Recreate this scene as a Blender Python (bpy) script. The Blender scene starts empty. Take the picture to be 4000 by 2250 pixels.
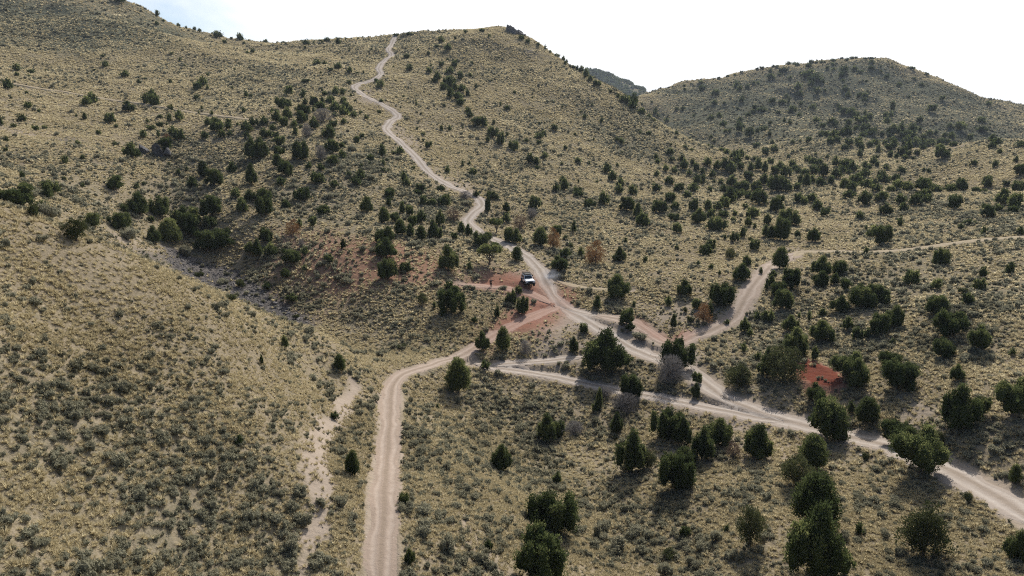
import bpy, bmesh, math, random
import numpy as np
from mathutils import Vector, Matrix
C = bpy.context.scene.collection
SC = bpy.context.scene
rng = np.random.default_rng(7)
R = math.radians

# ------------------------------------------------------------------ camera
CAMZ = 40.0
PITCH = R(14.8)
FPX = 2670.0            # focal length in pixels of the 4000 px wide photograph
cam_data = bpy.data.cameras.new("camera")
cam_data.sensor_width = 36.0
cam_data.lens = 36.0 * FPX / 4000.0
cam_data.clip_start = 0.5
cam_data.clip_end = 20000
cam = bpy.data.objects.new("camera", cam_data)
C.objects.link(cam)
cam.location = (0, 0, CAMZ)
cam.rotation_euler = (math.pi / 2 - PITCH, 0, 0)
SC.camera = cam

# ------------------------------------------------------------------ sky and sun
SUN_AZ = 20.0           # degrees to the right of the view direction
SUN_EL = 41.0
w = bpy.data.worlds.new("World")
SC.world = w
w.use_nodes = True
nt = w.node_tree
nt.nodes.clear()
N = nt.nodes.new; L = nt.links.new
out = N('ShaderNodeOutputWorld'); bg = N('ShaderNodeBackground'); sky = N('ShaderNodeTexSky')
sky.sky_type = 'NISHITA'; sky.sun_disc = False
sky.sun_elevation = R(SUN_EL); sky.sun_rotation = R(SUN_AZ)
sky.altitude = 1800; sky.air_density = 1.0; sky.dust_density = 1.6; sky.ozone_density = 1.0
# thin high cloud veil over the sun side of the sky
tc = N('ShaderNodeTexCoord'); mp = N('ShaderNodeMapping')
mp.inputs['Scale'].default_value = (1.0, 1.0, 3.2)
mp.inputs['Rotation'].default_value = (0, 0.25, 0.5)
n1 = N('ShaderNodeTexNoise'); n1.inputs['Scale'].default_value = 2.2; n1.inputs['Detail'].default_value = 7; n1.inputs['Roughness'].default_value = 0.55
n1.inputs['Distortion'].default_value = 0.6
L(tc.outputs['Generated'], mp.inputs['Vector']); L(mp.outputs['Vector'], n1.inputs['Vector'])
dt = N('ShaderNodeVectorMath'); dt.operation = 'DOT_PRODUCT'
v = Vector((math.sin(R(34)), math.cos(R(34)), 0.35)).normalized()
dt.inputs[1].default_value = v
L(tc.outputs['Generated'], dt.inputs[0])
ad = N('ShaderNodeMath'); ad.operation = 'MULTIPLY_ADD'; ad.inputs[1].default_value = 1.5; ad.inputs[2].default_value = -0.56
L(dt.outputs['Value'], ad.inputs[0])
ad2 = N('ShaderNodeMath'); ad2.operation = 'ADD'
L(ad.outputs[0], ad2.inputs[0]); L(n1.outputs['Fac'], ad2.inputs[1])
rp = N('ShaderNodeMapRange'); rp.interpolation_type = 'SMOOTHSTEP'
rp.inputs['From Min'].default_value = 0.52; rp.inputs['From Max'].default_value = 0.98
L(ad2.outputs[0], rp.inputs['Value'])
mx = N('ShaderNodeMix'); mx.data_type = 'RGBA'
mx.inputs['B'].default_value = (10.5, 10.6, 10.8, 1)
L(rp.outputs['Result'], mx.inputs['Factor']); L(sky.outputs['Color'], mx.inputs['A'])
L(mx.outputs['Result'], bg.inputs['Color'])
bg.inputs['Strength'].default_value = 0.10
L(bg.outputs['Background'], out.inputs['Surface'])
sd = bpy.data.lights.new("sun", 'SUN'); sd.energy = 4.6; sd.angle = R(0.6); sd.color = (1.0, 0.95, 0.87)
sun = bpy.data.objects.new("sun", sd); C.objects.link(sun)
sun.rotation_euler = Vector((math.sin(R(SUN_AZ)) * math.cos(R(SUN_EL)), math.cos(R(SUN_AZ)) * math.cos(R(SUN_EL)), math.sin(R(SUN_EL)))).to_track_quat('Z', 'Y').to_euler()
sun.location = (30, 150, 200)
SC.view_settings.view_transform = 'Standard'
SC.view_settings.look = 'None'
SC.view_settings.exposure = 0.2
SC.view_settings.gamma = 1.0
SC.cycles.use_denoising = False
SC.cycles.filter_width = 1.1
SC.cycles.sample_clamp_indirect = 2.0
SC.cycles.max_bounces = 5
SC.cycles.diffuse_bounces = 2
SC.cycles.glossy_bounces = 2
SC.cycles.transmission_bounces = 3
SC.cycles.transparent_max_bounces = 6

# ------------------------------------------------------------------ photograph pixels to rays
cp, sp_ = math.cos(PITCH), math.sin(PITCH)
def ray(px, py):
    X = (np.asarray(px, float) - 2000) / FPX
    Y = (1125 - np.asarray(py, float)) / FPX
    dx, dy, dz = X, cp + Y * sp_, -sp_ + Y * cp
    h = np.sqrt(dx * dx + dy * dy)
    return np.arctan2(dx, dy), dz / h          # azimuth, height gained per metre of range
# ------------------------------------------------------------------ the lie of the land
# (pixel x, pixel y, horizontal range in metres): what stands where in the valley
CTRL = """1490 2250 44;1500 2000 52;1510 1800 63.5;1525 1600 79;1540 1480 90;1660 1430 97;1870 1345 109;
0 2250 40;0 1800 48;0 1300 59;0 1000 69;500 2250 41.7;500 1800 50.7;500 1400 62;1000 1600 61;1000 1900 51.5;1100 2250 44;1000 1350 73;1250 1500 79;1350 1700 68;
0 820 75;370 940 78;640 1050 82;900 1165 88;1080 1240 91;1250 1300 94;1430 1400 96;
1600 1350 110;1400 1290 116;1155 1195 130;880 1060 153;640 730 213;560 650 228;530 600 236;700 860 182;760 930 168;600 700 193;560 780 180;850 850 170;330 560 217;480 610 206;900 770 181;1000 690 198;1120 610 213;1230 540 236;
150 750 155;430 860 156;300 700 178;0 650 190;0 520 235;400 600 208;200 560 218;0 420 280;0 336 320;0 200 400;0 100 450;0 -60 540;300 -30 545;
480 5 540;840 175 500;660 150 485;560 110 470;1000 178 510;1250 172 495;1400 172 475;1400 156 500;4000 447 850;4000 475 720;3850 400 890;3850 420 760;3600 288 900;2600 362 820;2660 350 840;2800 330 740;400 60 480;200 60 480;1990 135 455;2200 262 425;560 40 545;660 95 550;840 140 560;1000 163 550;1250 157 520;1540 150 490;1760 130 485;1900 115 482;1990 112 480;2050 140 475;2130 190 462;2200 240 445;2300 292 428;2400 350 410;2520 430 392;2600 492 376;2720 560 360;2860 612 345;
497 425 292;800 330 340;700 250 390;1000 230 412;1000 400 302;1250 250 405;1300 450 272;1300 600 217;1300 800 178;1050 800 178;1500 900 156;1250 1000 143;1450 1150 126;1050 950 157;1700 1250 117;1900 1122 134;2060 1122 134.5;
1990 960 160;1850 860 180;1830 755 204;1680 680 222;1520 510 272;1400 350 335;1490 280 375;1530 210 430;
2000 600 265;2000 400 345;2000 250 410;2300 600 290;2300 450 350;2600 700 285;2600 900 190;2300 850 198;2300 1000 160;2600 1100 140;2900 750 290;2900 1000 168;3000 850 222;
3300 690 330;3600 730 290;3950 780 250;3500 900 200;3950 930 178;3500 1100 140;3950 1200 121;3500 1400 105;3950 1600 89;3700 1700 84;3950 1800 80;3950 1980 72;3000 1520 96;3300 1700 86;3700 1850 77;
2200 1200 127;2550 1380 109;2990 1065 148;2800 1290 119;1950 1430 102.5;2400 1510 99;2800 1600 91;1850 1600 91;2050 1800 77.5;2300 2000 66.5;2550 2200 58;1800 1900 60;2050 2200 50;1650 1700 71;
2700 1900 70.5;3000 2100 60;3500 2100 63;3950 2230 61;3200 1850 74.5;2150 1310 113.5;2150 1405 107;
3390 230 860;2500 377 700;2600 352 760;2800 312 800;3000 264 830;3200 241 850;3550 268 860;3700 330 840;3850 384 810;4000 436 780;4300 575 690;4150 500 735;2560 430 640;2700 460 610;2650 510 560;2800 555 510;2900 605 450;3000 640 405;3200 640 405;3000 450 600;3390 400 680;3700 450 650;
3200 550 470;3570 582 430;3750 570 420;4000 547 410;3700 650 350;3900 700 310;3400 622 402;3450 560 500;2450 395 670;
2290 280 1800;2330 272 1810;2400 302 1820;2480 342 1830;2530 372 1840;2530 378 1650;2480 350 1700;2400 380 1500;2200 290 1810"""
cu, cv, cz = [], [], []
def ctrl(px, py, r):
    az, k = ray(px, py); cu.append(float(az)); cv.append(math.log(r)); cz.append(CAMZ + float(k) * r)
for t in CTRL.replace("\n", "").split(";"):
    if t.strip(): ctrl(*map(float, t.split()))
def hidden(px, r, z):                       # ground the ridges hide
    az, _ = ray(px, 400); cu.append(float(az)); cv.append(math.log(r)); cz.append(z)
for px, r, z in [(480, 620, 85), (840, 650, 75), (1250, 620, 72), (1540, 590, 70), (1990, 560, 70), (2200, 520, 52), (2350, 500, 30), (2520, 470, 12), (2700, 430, 6),
                 (300, 700, 90), (840, 900, 40), (1540, 850, 40), (1990, 800, 30), (2250, 700, 20), (2400, 600, 18), (480, 1400, 30), (1540, 1400, 30), (2000, 1300, 30),
                 (0, 700, 95), (0, 1000, 60), (3390, 1000, 66), (3000, 1000, 50), (3800, 1000, 36), (2700, 1000, 40), (3390, 1500, 40), (2800, 1500, 40), (4100, 1200, 5),
                 (3650, 330, 9), (3850, 300, 9.5), (3700, 500, 9), (3900, 490, 10),
                 (200, 110, 14.5), (0, 100, 17), (0, 118, 20), (370, 112, 14), (640, 112, 9.5), (900, 112, 5.5), (1080, 112, 3.5), (1250, 110, 2),
                 (1500, 2600, 25), (2500, 2600, 25), (0, 3000, 20), (4000, 3000, 20), (2000, 3000, 20), (2350, 2400, 30)]:
    hidden(px, r, z)
for azd, r, z in [(-50, 40, 18), (-50, 80, 45), (-50, 200, 50), (-50, 500, 95), (-65, 40, 20), (-65, 100, 50), (-65, 400, 90), (50, 60, 6), (50, 150, 14), (50, 400, 20), (50, 800, 25), (65, 100, 8), (65, 500, 30),
                  (-50, 1500, 60), (50, 1500, 10), (0, 18, 3), (-40, 18, 10), (40, 18, 3)]:
    cu.append(R(azd)); cv.append(math.log(r)); cz.append(z)
cu, cv, cz = map(np.array, (cu, cv, cz))
# smooth value noise for knolls, gullies and hummocks
_perm = rng.random((256, 256))
def vnoise(x, y):
    xi, yi = np.floor(x).astype(int), np.floor(y).astype(int)
    fx, fy = x - xi, y - yi
    fx = fx * fx * fx * (fx * (fx * 6 - 15) + 10); fy = fy * fy * fy * (fy * (fy * 6 - 15) + 10)
    a, b = _perm[xi & 255, yi & 255], _perm[(xi + 1) & 255, yi & 255]
    c, d = _perm[xi & 255, (yi + 1) & 255], _perm[(xi + 1) & 255, (yi + 1) & 255]
    return (a + (b - a) * fx) * (1 - fy) + (c + (d - c) * fx) * fy
def fbm(x, y, o=4):
    s, a, t = 0, 1.0, 0
    for i in range(o):
        s = s + a * vnoise(x * 2 ** i + 17 * i, y * 2 ** i + 31 * i); t += a; a *= 0.5
    return s / t - 0.5
def sstep(a, b, x):
    t = np.clip((x - a) / (b - a), 0, 1); return t * t * (3 - 2 * t)

def relief(x, y, r):
    """knolls, gullies and hummocks on top of the broad shape"""
    amp = 0.0035 * r * sstep(30, 90, r)
    return amp * 1.6 * fbm(x / 22, y / 22, 3) * sstep(60, 200, r) + np.minimum(amp, 3.0) * 6.0 * (0.16 - np.abs(fbm(x / 130 + 5, y / 130, 4))) * 2.2 * sstep(180, 520, r) + 0.5 * fbm(x / 5, y / 5, 3) * sstep(2500, 900, r)
_rc = np.exp(cv); cz = cz - relief(_rc * np.sin(cu), _rc * np.cos(cu), _rc)
def tps_k(d2): return d2 * np.log(d2 + 1e-12) * 0.5
P = np.stack([np.ones_like(cu), cu, cv], 1)
n = len(cu)
K = tps_k((cu[:, None] - cu) ** 2 + (cv[:, None] - cv) ** 2) + np.eye(n) * 1.5e-5
A = np.zeros((n + 3, n + 3)); A[:n, :n] = K; A[:n, n:] = P; A[n:, :n] = P.T
sol = np.linalg.solve(A, np.concatenate([cz, np.zeros(3)]))
def base_height(u, v):
    z = np.empty_like(u)
    for i in range(0, len(u), 40000):
        uu, vv = u[i:i+40000], v[i:i+40000]
        d2 = (uu[:, None] - cu) ** 2 + (vv[:, None] - cv) ** 2
        z[i:i+40000] = tps_k(d2) @ sol[:n] + sol[n] + sol[n+1] * uu + sol[n+2] * vv
    return z
US = np.concatenate([R(1) * np.arange(-180, -48, 4.0), R(1) * np.arange(-48, 48.01, 0.11), R(1) * np.arange(52, 180.1, 4.0)])
VS = np.concatenate([np.log([4, 8, 13, 18, 23, 27, 30]), np.arange(math.log(32), math.log(1150), 0.0042), np.arange(math.log(1150), math.log(2500), 0.012), np.log([2800, 3400, 4500])])
NU, NV = len(US), len(VS)
UG, VG = np.meshgrid(US, VS, indexing='ij')
uf, vf = UG.ravel(), VG.ravel()
rf = np.exp(vf); xf, yf = rf * np.sin(uf), rf * np.cos(uf)
# coarse thin-plate evaluation, then bicubic-smooth upsampling on the fine grid
cu_s = np.linspace(R(-75), R(75), 300); cv_s = np.linspace(math.log(12), math.log(3200), 330)
cug, cvg = np.meshgrid(cu_s, cv_s, indexing='ij')
ZC = base_height(cug.ravel(), cvg.ravel()).reshape(cug.shape)
def cubic_grid(u, v):
    fu = np.clip((u - cu_s[0]) / (cu_s[1] - cu_s[0]), 1, 297.999); fv = np.clip((v - cv_s[0]) / (cv_s[1] - cv_s[0]), 1, 327.999)
    iu, iv = fu.astype(int), fv.astype(int); tu, tv = fu - iu, fv - iv
    def wts(t): return (-.5*t+t*t-.5*t**3, 1-2.5*t*t+1.5*t**3, .5*t+2*t*t-1.5*t**3, -.5*t*t+.5*t**3)
    wu, wv = wts(tu), wts(tv); s = 0
    for a in range(4):
        for b in range(4): s = s + wu[a] * wv[b] * ZC[iu - 1 + a, iv - 1 + b]
    return s
zf = cubic_grid(uf, vf)
au = np.abs(uf)
side = 12 + 20 * fbm(xf / 300, yf / 300, 3) + 10 * sstep(100, 800, rf)
zf = zf + (side - zf) * sstep(R(55), R(74), au)
zf = zf + (30 - zf) * sstep(1950, 3000, rf)
zf = zf + (np.minimum(zf, 3 + 7 * sstep(0.2, -0.8, uf)) - zf) * sstep(26, 14, rf)
zf = zf + relief(xf, yf, rf)
ZG = zf.reshape(NU, NV)

def grid_sample(G, x, y):
    u = np.arctan2(x, y); v = np.log(np.maximum(np.hypot(x, y), 4.01))
    iu = np.clip(np.searchsorted(US, u) - 1, 0, NU - 2); iv = np.clip(np.searchsorted(VS, v) - 1, 0, NV - 2)
    tu = (u - US[iu]) / (US[iu + 1] - US[iu]); tv = (v - VS[iv]) / (VS[iv + 1] - VS[iv])
    tu, tv = np.clip(tu, 0, 1), np.clip(tv, 0, 1)
    return (G[iu, iv] * (1 - tu) + G[iu + 1, iv] * tu) * (1 - tv) + (G[iu, iv + 1] * (1 - tu) + G[iu + 1, iv + 1] * tu) * tv
def ground(x, y): return grid_sample(ZG, np.asarray(x, float), np.asarray(y, float))
_rr = np.exp(np.arange(math.log(30), math.log(2400), 0.003))
def hit(px, py, far=2400):
    """where the sight line through a photograph pixel meets the ground: arrays of x, y, z, range"""
    px, py = np.atleast_1d(np.asarray(px, float)).copy(), np.atleast_1d(np.asarray(py, float)).copy()
    R_ = np.full(len(px), np.nan)
    for k in range(60):
        todo = np.isnan(R_)
        if not todo.any(): break
        for i in np.nonzero(todo)[0]:
            az, kk = ray(px[i], py[i])
            x, y = _rr * math.sin(az), _rr * math.cos(az)
            d = CAMZ + kk * _rr - ground(x, y)
            j = np.argmax(d < 0)
            if d[j] < 0 and j > 0:
                t = d[j-1] / (d[j-1] - d[j]); R_[i] = _rr[j-1] + t * (_rr[j] - _rr[j-1])
        py[todo] += 4
    az, _ = ray(px, py)
    x, y = R_ * np.sin(az), R_ * np.cos(az)
    return x, y, ground(x, y), R_
# ------------------------------------------------------------------ tracks: centre lines seen in the photograph, width in metres
ROADS = [
 ("dirt_road", 2.5, [(1478,2420),(1487,2250),(1497,2000),(1512,1800),(1525,1640),(1528,1545),(1545,1490),(1590,1452),(1660,1430),(1740,1408),(1810,1385),(1870,1348),(1930,1308),(2010,1268),(2100,1228),(2185,1195)]),
 ("hill_road", 3.3, [(2330,1232),(2250,1218),(2200,1195),(2160,1150),(2135,1105),(2105,1050),(2060,1003),(1990,962),(1930,937),(1885,917),(1850,893),(1828,862),(1848,832),(1882,805),(1872,778),(1830,755),(1760,728),(1685,682),(1622,612),(1565,556),(1522,522),(1508,502),(1530,472),(1555,460),(1545,440),(1500,412),(1450,388),(1402,360),(1384,340),(1412,325),(1462,312),(1488,292),(1480,268),(1500,240),(1530,215),(1518,195),(1532,172),(1541,150),(1543,138)]),
 ("valley_road", 4.1, [(2200,1205),(2260,1235),(2330,1275),(2400,1315),(2470,1362),(2530,1385),(2600,1405),(2680,1442),(2750,1495),(2830,1553),(2930,1595),(3040,1632),(3150,1662),(3290,1700),(3450,1735),(3640,1802),(3800,1880),(3950,1975),(4080,2060)]),
 ("side_road", 3.6, [(2330,1232),(2420,1244),(2490,1268),(2545,1305),(2590,1335),(2640,1345),(2700,1318),(2780,1288),(2860,1248),(2895,1195),(2925,1140),(2965,1085),(2990,1062),(3020,1035),(3075,1005),(3120,990)]),
 ("far_road", 2.6, [(3100,1003),(3130,986),(3200,983),(3300,983),(3420,983),(3550,975),(3700,955),(3850,936),(4000,925),(4120,918)]),
 ("lower_track", 2.9, [(1850,1412),(1920,1432),(2050,1452),(2180,1475),(2300,1500),(2430,1528),(2560,1552),(2700,1580),(2830,1605),(2960,1630),(3060,1645)]),
 ("lower_track", 2.3, [(1900,1428),(2000,1422),(2100,1414),(2200,1405),(2290,1390)]),
 ("grassy_track", 2.2, [(-60,315),(60,330),(200,355),(350,378),(500,400),(600,415),(700,432),(800,446),(900,458),(1000,470),(1060,478)]),
 ("red_track", 3.0, [(1790,1106),(1850,1116),(1920,1122),(2000,1128),(2080,1150),(2150,1190)]),
 ("short_track", 1.9, [(2175,1095),(2240,1118),(2310,1128),(2400,1131),(2460,1134)]),
]
def catmull(p, step=1.0):
    p = np.asarray(p, float)
    q = np.vstack([2 * p[0] - p[1], p, 2 * p[-1] - p[-2]]); o = []
    for i in range(1, len(q) - 2):
        m = max(2, int(np.linalg.norm(q[i+1] - q[i]) / step))
        t = (np.arange(m) / m)[:, None]
        a, b, c, d = q[i-1], q[i], q[i+1], q[i+2]
        o.append(.5 * (2*b + (c-a)*t + (2*a-5*b+4*c-d)*t*t + (3*b-a-3*c+d)*t**3))
    return np.vstack(o + [p[-1:]])
def smooth1(a, k):
    p = np.pad(a, k, mode='edge'); return np.convolve(p, np.ones(2*k+1) / (2*k+1), 'valid')
road_lines = []
for nm, wd, px in ROADS:
    pix = np.array(px, float)
    x, y, z, r = hit(pix[:, 0], pix[:, 1])
    ok = ~np.isnan(r)
    ln = catmull(np.stack([x[ok], y[ok]], 1), 0.8)
    road_lines.append([nm, wd, ln, None])
DIST = np.full((NU, NV), 1e3); ZR = np.zeros((NU, NV)); WR = np.ones((NU, NV))
XG, YG, RG = xf.reshape(NU, NV), yf.reshape(NU, NV), rf.reshape(NU, NV)
for q in road_lines:
    ln = q[2]; zz = smooth1(ground(ln[:, 0], ln[:, 1]), 5); q[3] = zz
    for (x, y), z0 in zip(ln, zz):
        rr = math.hypot(x, y); rho = q[1] * 2.6 / rr
        i0, i1 = np.searchsorted(US, [math.atan2(x, y) - rho, math.atan2(x, y) + rho]); j0, j1 = np.searchsorted(VS, [math.log(rr) - rho, math.log(rr) + rho])
        d = np.hypot(XG[i0:i1, j0:j1] - x, YG[i0:i1, j0:j1] - y)
        s = DIST[i0:i1, j0:j1]; m = d < s
        s[m] = d[m]; ZR[i0:i1, j0:j1][m] = z0; WR[i0:i1, j0:j1][m] = q[1]
f = sstep(2.2, 0.9, DIST / (WR * 0.5))
ZG += (ZR - ZG) * f * (0.9 - 0.55 * sstep(150, 300, RG))
ZG -= 0.10 * sstep(1.1, 0.8, DIST / (WR * 0.5)) * sstep(200, 120, RG)

# ------------------------------------------------------------------ what the soil is: masks painted over the land from outlines
def poly_mask(px, soft=1.5, noise=1.0):
    p = np.array(px, float); x, y, z, r = hit(p[:, 0], p[:, 1])
    x, y = x[~np.isnan(r)], y[~np.isnan(r)]
    pu, pv = np.arctan2(x, y), np.log(np.hypot(x, y))
    i0, i1 = np.searchsorted(US, [pu.min() - .03, pu.max() + .03]); j0, j1 = np.searchsorted(VS, [pv.min() - .05, pv.max() + .05])
    U, V = UG[i0:i1, j0:j1], VG[i0:i1, j0:j1]
    ins = np.zeros(U.shape, bool); dist = np.full(U.shape, 9.0)
    for k in range(len(pu)):
        a, b, c, d = pu[k], pv[k], pu[(k+1) % len(pu)], pv[(k+1) % len(pu)]
        cr = (b > V) != (d > V)
        ins ^= cr & (U < (c - a) * (V - b) / (d - b + 1e-12) + a)
        t = np.clip(((U - a) * (c - a) + (V - b) * (d - b)) / ((c - a) ** 2 + (d - b) ** 2 + 1e-12), 0, 1)
        dist = np.minimum(dist, np.hypot(U - a - t * (c - a), V - b - t * (d - b)))
    sd = np.where(ins, dist, -dist) * np.exp(V)
    xx, yy = XG[i0:i1, j0:j1], YG[i0:i1, j0:j1]
    sd = sd + noise * soft * 2.5 * (fbm(xx / (soft * 3), yy / (soft * 3), 4))
    M = np.zeros((NU, NV)); M[i0:i1, j0:j1] = sstep(-soft, soft, sd)
    return M
RED = [(0.85, 5.0, [(1790,1095),(1850,1060),(1990,1040),(2080,1075),(2140,1140),(2215,1225),(2150,1285),(2000,1320),(1880,1350),(1850,1335),(1940,1270),(2020,1215),(2040,1180),(2000,1145),(1850,1140),(1770,1130)]),
       (1.0, 1.0, [(3105,1430),(3145,1405),(3200,1418),(3275,1462),(3315,1505),(3285,1535),(3150,1540),(3110,1495)]),
       (0.85, 2.0, [(2470,1235),(2560,1290),(2620,1330),(2700,1300),(2650,1355),(2580,1345),(2500,1285)]),
       (0.7, 2.0, [(2180,1100),(2240,1130),(2260,1170),(2230,1200),(2190,1190)]),
       (0.6, 6.0, [(1000,1020),(1150,960),(1500,930),(1760,1010),(1800,1120),(1700,1180),(1500,1150),(1300,1230),(1180,1200),(1060,1130)]),
       (0.7, 3.0, [(1050,1150),(1160,1175),(1190,1215),(1130,1215),(1080,1180)]),
       (0.45, 6.0, [(1050,900),(1250,880),(1400,960),(1250,1050),(1050,1000)]),
       (0.55, 2.5, [(1250,900),(1300,900),(1300,940),(1250,940)])]
BARE = [(0.95, 2.5, [(1990,1085),(2080,1050),(2150,1120),(2210,1215),(2120,1270),(2040,1255),(2085,1185),(2000,1150)]),
        (1.0, 0.6, [(1185,1690),(1290,1590),(1375,1475),(1412,1520),(1350,1640),(1295,1720),(1290,1830),(1318,1930),(1268,1970),(1295,2080),(1225,2150),(1180,2260),(1120,2280),(1195,2060),(1205,1930),(1170,1830)]),
        (1.0, 2.0, [(2190,1195),(2330,1230),(2500,1262),(2590,1335),(2690,1335),(2740,1430),(2660,1480),(2560,1440),(2420,1372),(2250,1300),(2100,1295)]),
        (0.85, 2.5, [(2640,1420),(2760,1440),(2880,1530),(3100,1620),(3160,1660),(3060,1690),(2900,1680),(2700,1640),(2600,1585),(2720,1560),(2740,1520)]),
        (0.6, 4.0, [(2480,1180),(2700,1190),(2870,1230),(2760,1290),(2650,1320),(2540,1260)]),
        (0.75, 2.0, [(2080,1330),(2200,1300),(2330,1330),(2480,1420),(2330,1480),(2150,1440),(2050,1400)]),
        (0.75, 5.0, [(1640,650),(1720,660),(1790,710),(1850,750),(1780,750),(1700,720)]),
        (0.6, 4.0, [(1540,480),(1600,520),(1680,620),(1700,660),(1620,600),(1550,540)]),
        (0.7, 5.0, [(1390,330),(1480,350),(1440,370),(1500,400),(1560,440),(1480,420),(1400,390)]),
        (0.6, 5.0, [(3560,590),(3640,575),(3830,555),(3820,565),(3650,595),(3580,605)]),
        (0.5, 3.0, [(3020,980),(3120,960),(3140,1000),(3060,1020)]),
        (0.55, 4.0, [(2760,1700),(3060,1680),(3200,1760),(3180,1850),(2900,1830),(2780,1790)]),
        (0.6, 3.0, [(3560,1560),(3660,1600),(3640,1660),(3560,1640)]),
        (0.5, 6.0, [(60,500),(300,525),(300,560),(120,550)]),
        (0.5, 3.0, [(400,900),(620,960),(640,1010),(480,960)]),
        (0.6, 1.5, [(1640,1840),(1760,1960),(1900,2100),(2010,2250),(1940,2250),(1800,2080)])]
ROCK = [(1.0, 1.5, [(620,950),(720,980),(810,1025),(910,1052),(1020,1112),(1125,1180),(1215,1255),(1120,1255),(1000,1205),(880,1150),(760,1090),(650,1040)]),
        (0.8, 2.0, [(330,905),(470,955),(560,985),(640,1010),(620,1040),(480,1000),(340,930)]),
        (0.8, 4.0, [(200,540),(290,548),(280,568),(200,562)]),
        (0.6, 5.0, [(2030,185),(2110,195),(2150,225),(2060,215)])]
SAGE = [(1.0, 12.0, [(-60,190),(-60,20),(250,10),(480,80),(760,130),(700,180),(480,205),(250,205)]),
        (0.8, 10.0, [(1050,700),(1250,560),(1380,430),(1500,470),(1560,600),(1640,720),(1800,800),(1850,900),(1650,930),(1400,900),(1150,850)]),
        (1.0, 3.0, [(1700,1460),(1850,1440),(2000,1500),(2150,1640),(2280,1800),(2400,1900),(2300,1950),(2100,1800),(1900,1660),(1760,1560)]),
        (0.9, 2.5, [(1330,1255),(1440,1270),(1580,1330),(1600,1370),(1480,1380),(1380,1330)]),
        (0.8, 3.0, [(2350,2000),(2600,1980),(2800,2150),(2900,2280),(2500,2280)]),
        (0.45, 12.0, [(1950,420),(2200,450),(2500,520),(2650,600),(2500,640),(2250,560),(2000,500)]),
        (0.7, 12.0, [(2060,560),(2400,620),(2500,700),(2250,700),(2060,650)]),
        (1.0, 25.0, [(2480,420),(2620,360),(2800,320),(3000,270),(3200,245),(3390,235),(3700,335),(4000,440),(4000,540),(3600,540),(3400,600),(3100,600),(2900,590),(2700,520)]),
        (0.8, 25.0, [(2480,420),(2700,400),(2950,420),(3050,520),(2900,580),(2700,560),(2560,480)]),
        (0.8, 25.0, [(3100,400),(3400,330),(3700,380),(4000,470),(3950,540),(3500,540),(3250,480)]),
        (0.7, 5.0, [(0,1500),(400,1600),(800,1700),(1100,1800),(1080,2250),(0,2250)]),
        (0.6, 8.0, [(520,560),(760,520),(900,600),(800,700),(640,700)]),
        (0.9, 4.0, [(880,1030),(1050,960),(1250,960),(1400,1100),(1550,1200),(1600,1330),(1450,1330),(1250,1240),(1050,1160)]),
        (0.6, 6.0, [(3000,900),(3500,1000),(3900,1050),(3900,1200),(3500,1150),(3100,1050)])]
def combine(L_):
    M = np.zeros((NU, NV))
    for wt, soft, poly in L_: M = np.maximum(M, wt * poly_mask(poly, soft))
    return M
mred, mbare, mrock, msage = combine(RED), combine(BARE), combine(ROCK), combine(SAGE)
edge = sstep(1.5, 0.85, DIST / (WR * 0.5) + 0.9 * fbm(XG / 2.2, YG / 2.2, 3))
mroad = edge
gul = sstep(0.02, 0.22, fbm(XG / 55 + 9, YG / 55, 4) + 0.03)
msage = np.clip(0.75 * msage + 0.45 * gul, 0, 1) * (1 - mbare) * (1 - 0.7 * mrock)
mbare = np.maximum(mbare, 0.9 * mroad)
ZG += 0.45 * mrock * fbm(XG / 1.3, YG / 1.3, 3) * sstep(300, 60, RG) + 0.6 * poly_mask(RED[1][2], 1.5)

# ------------------------------------------------------------------ material helpers
def mat(name):
    m = bpy.data.materials.new(name); m.use_nodes = True
    b = m.node_tree.nodes['Principled BSDF']; b.inputs['Roughness'].default_value = 0.9
    b.inputs['Specular IOR Level'].default_value = 0.2
    return m, m.node_tree, b
class G:
    """tiny node-graph writer"""
    def __init__(s, t): s.t = t
    def n(s, kind, **kw):
        o = s.t.nodes.new(kind)
        for k, v_ in kw.items():
            if k in o.inputs: s.set(o.inputs[k], v_)
            else: setattr(o, k, v_)
        return o
    def set(s, i, v_):
        if hasattr(v_, 'is_output'): s.t.links.new(v_, i)
        else: i.default_value = v_
    def mix(s, f_, a, b, mode='MIX'):
        o = s.t.nodes.new('ShaderNodeMix'); o.data_type = 'RGBA'; o.blend_type = mode
        s.set(o.inputs['Factor'], f_); s.set(o.inputs[6], a); s.set(o.inputs[7], b); return o.outputs[2]
    def math(s, op, a, b=0.0, c=0.0, clamp=False):
        o = s.t.nodes.new('ShaderNodeMath'); o.operation = op; o.use_clamp = clamp
        for i, x in enumerate((a, b, c)): s.set(o.inputs[i], x)
        return o.outputs[0]
    def ramp(s, x, lo, hi, a=0.0, b=1.0):
        o = s.t.nodes.new('ShaderNodeMapRange'); o.interpolation_type = 'SMOOTHSTEP'
        s.set(o.inputs['Value'], x); o.inputs['From Min'].default_value = lo; o.inputs['From Max'].default_value = hi
        o.inputs['To Min'].default_value = a; o.inputs['To Max'].default_value = b; return o.outputs[0]
    def noise(s, vec, sc, det=3, rough=0.55, out='Fac'):
        o = s.n('ShaderNodeTexNoise'); s.set(o.inputs['Vector'], vec); o.inputs['Scale'].default_value = sc; o.inputs['Detail'].default_value = det; o.inputs['Roughness'].default_value = rough
        return o.outputs[out]
    def vor(s, vec, sc, out='Distance', feat='F1'):
        o = s.n('ShaderNodeTexVoronoi'); s.set(o.inputs['Vector'], vec); o.inputs['Scale'].default_value = sc; o.feature = feat
        return o.outputs[out]
    def attr(s, name): return s.n('ShaderNodeAttribute', attribute_name=name)
def rgb(r, g, b): return (r, g, b, 1.0)

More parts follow.
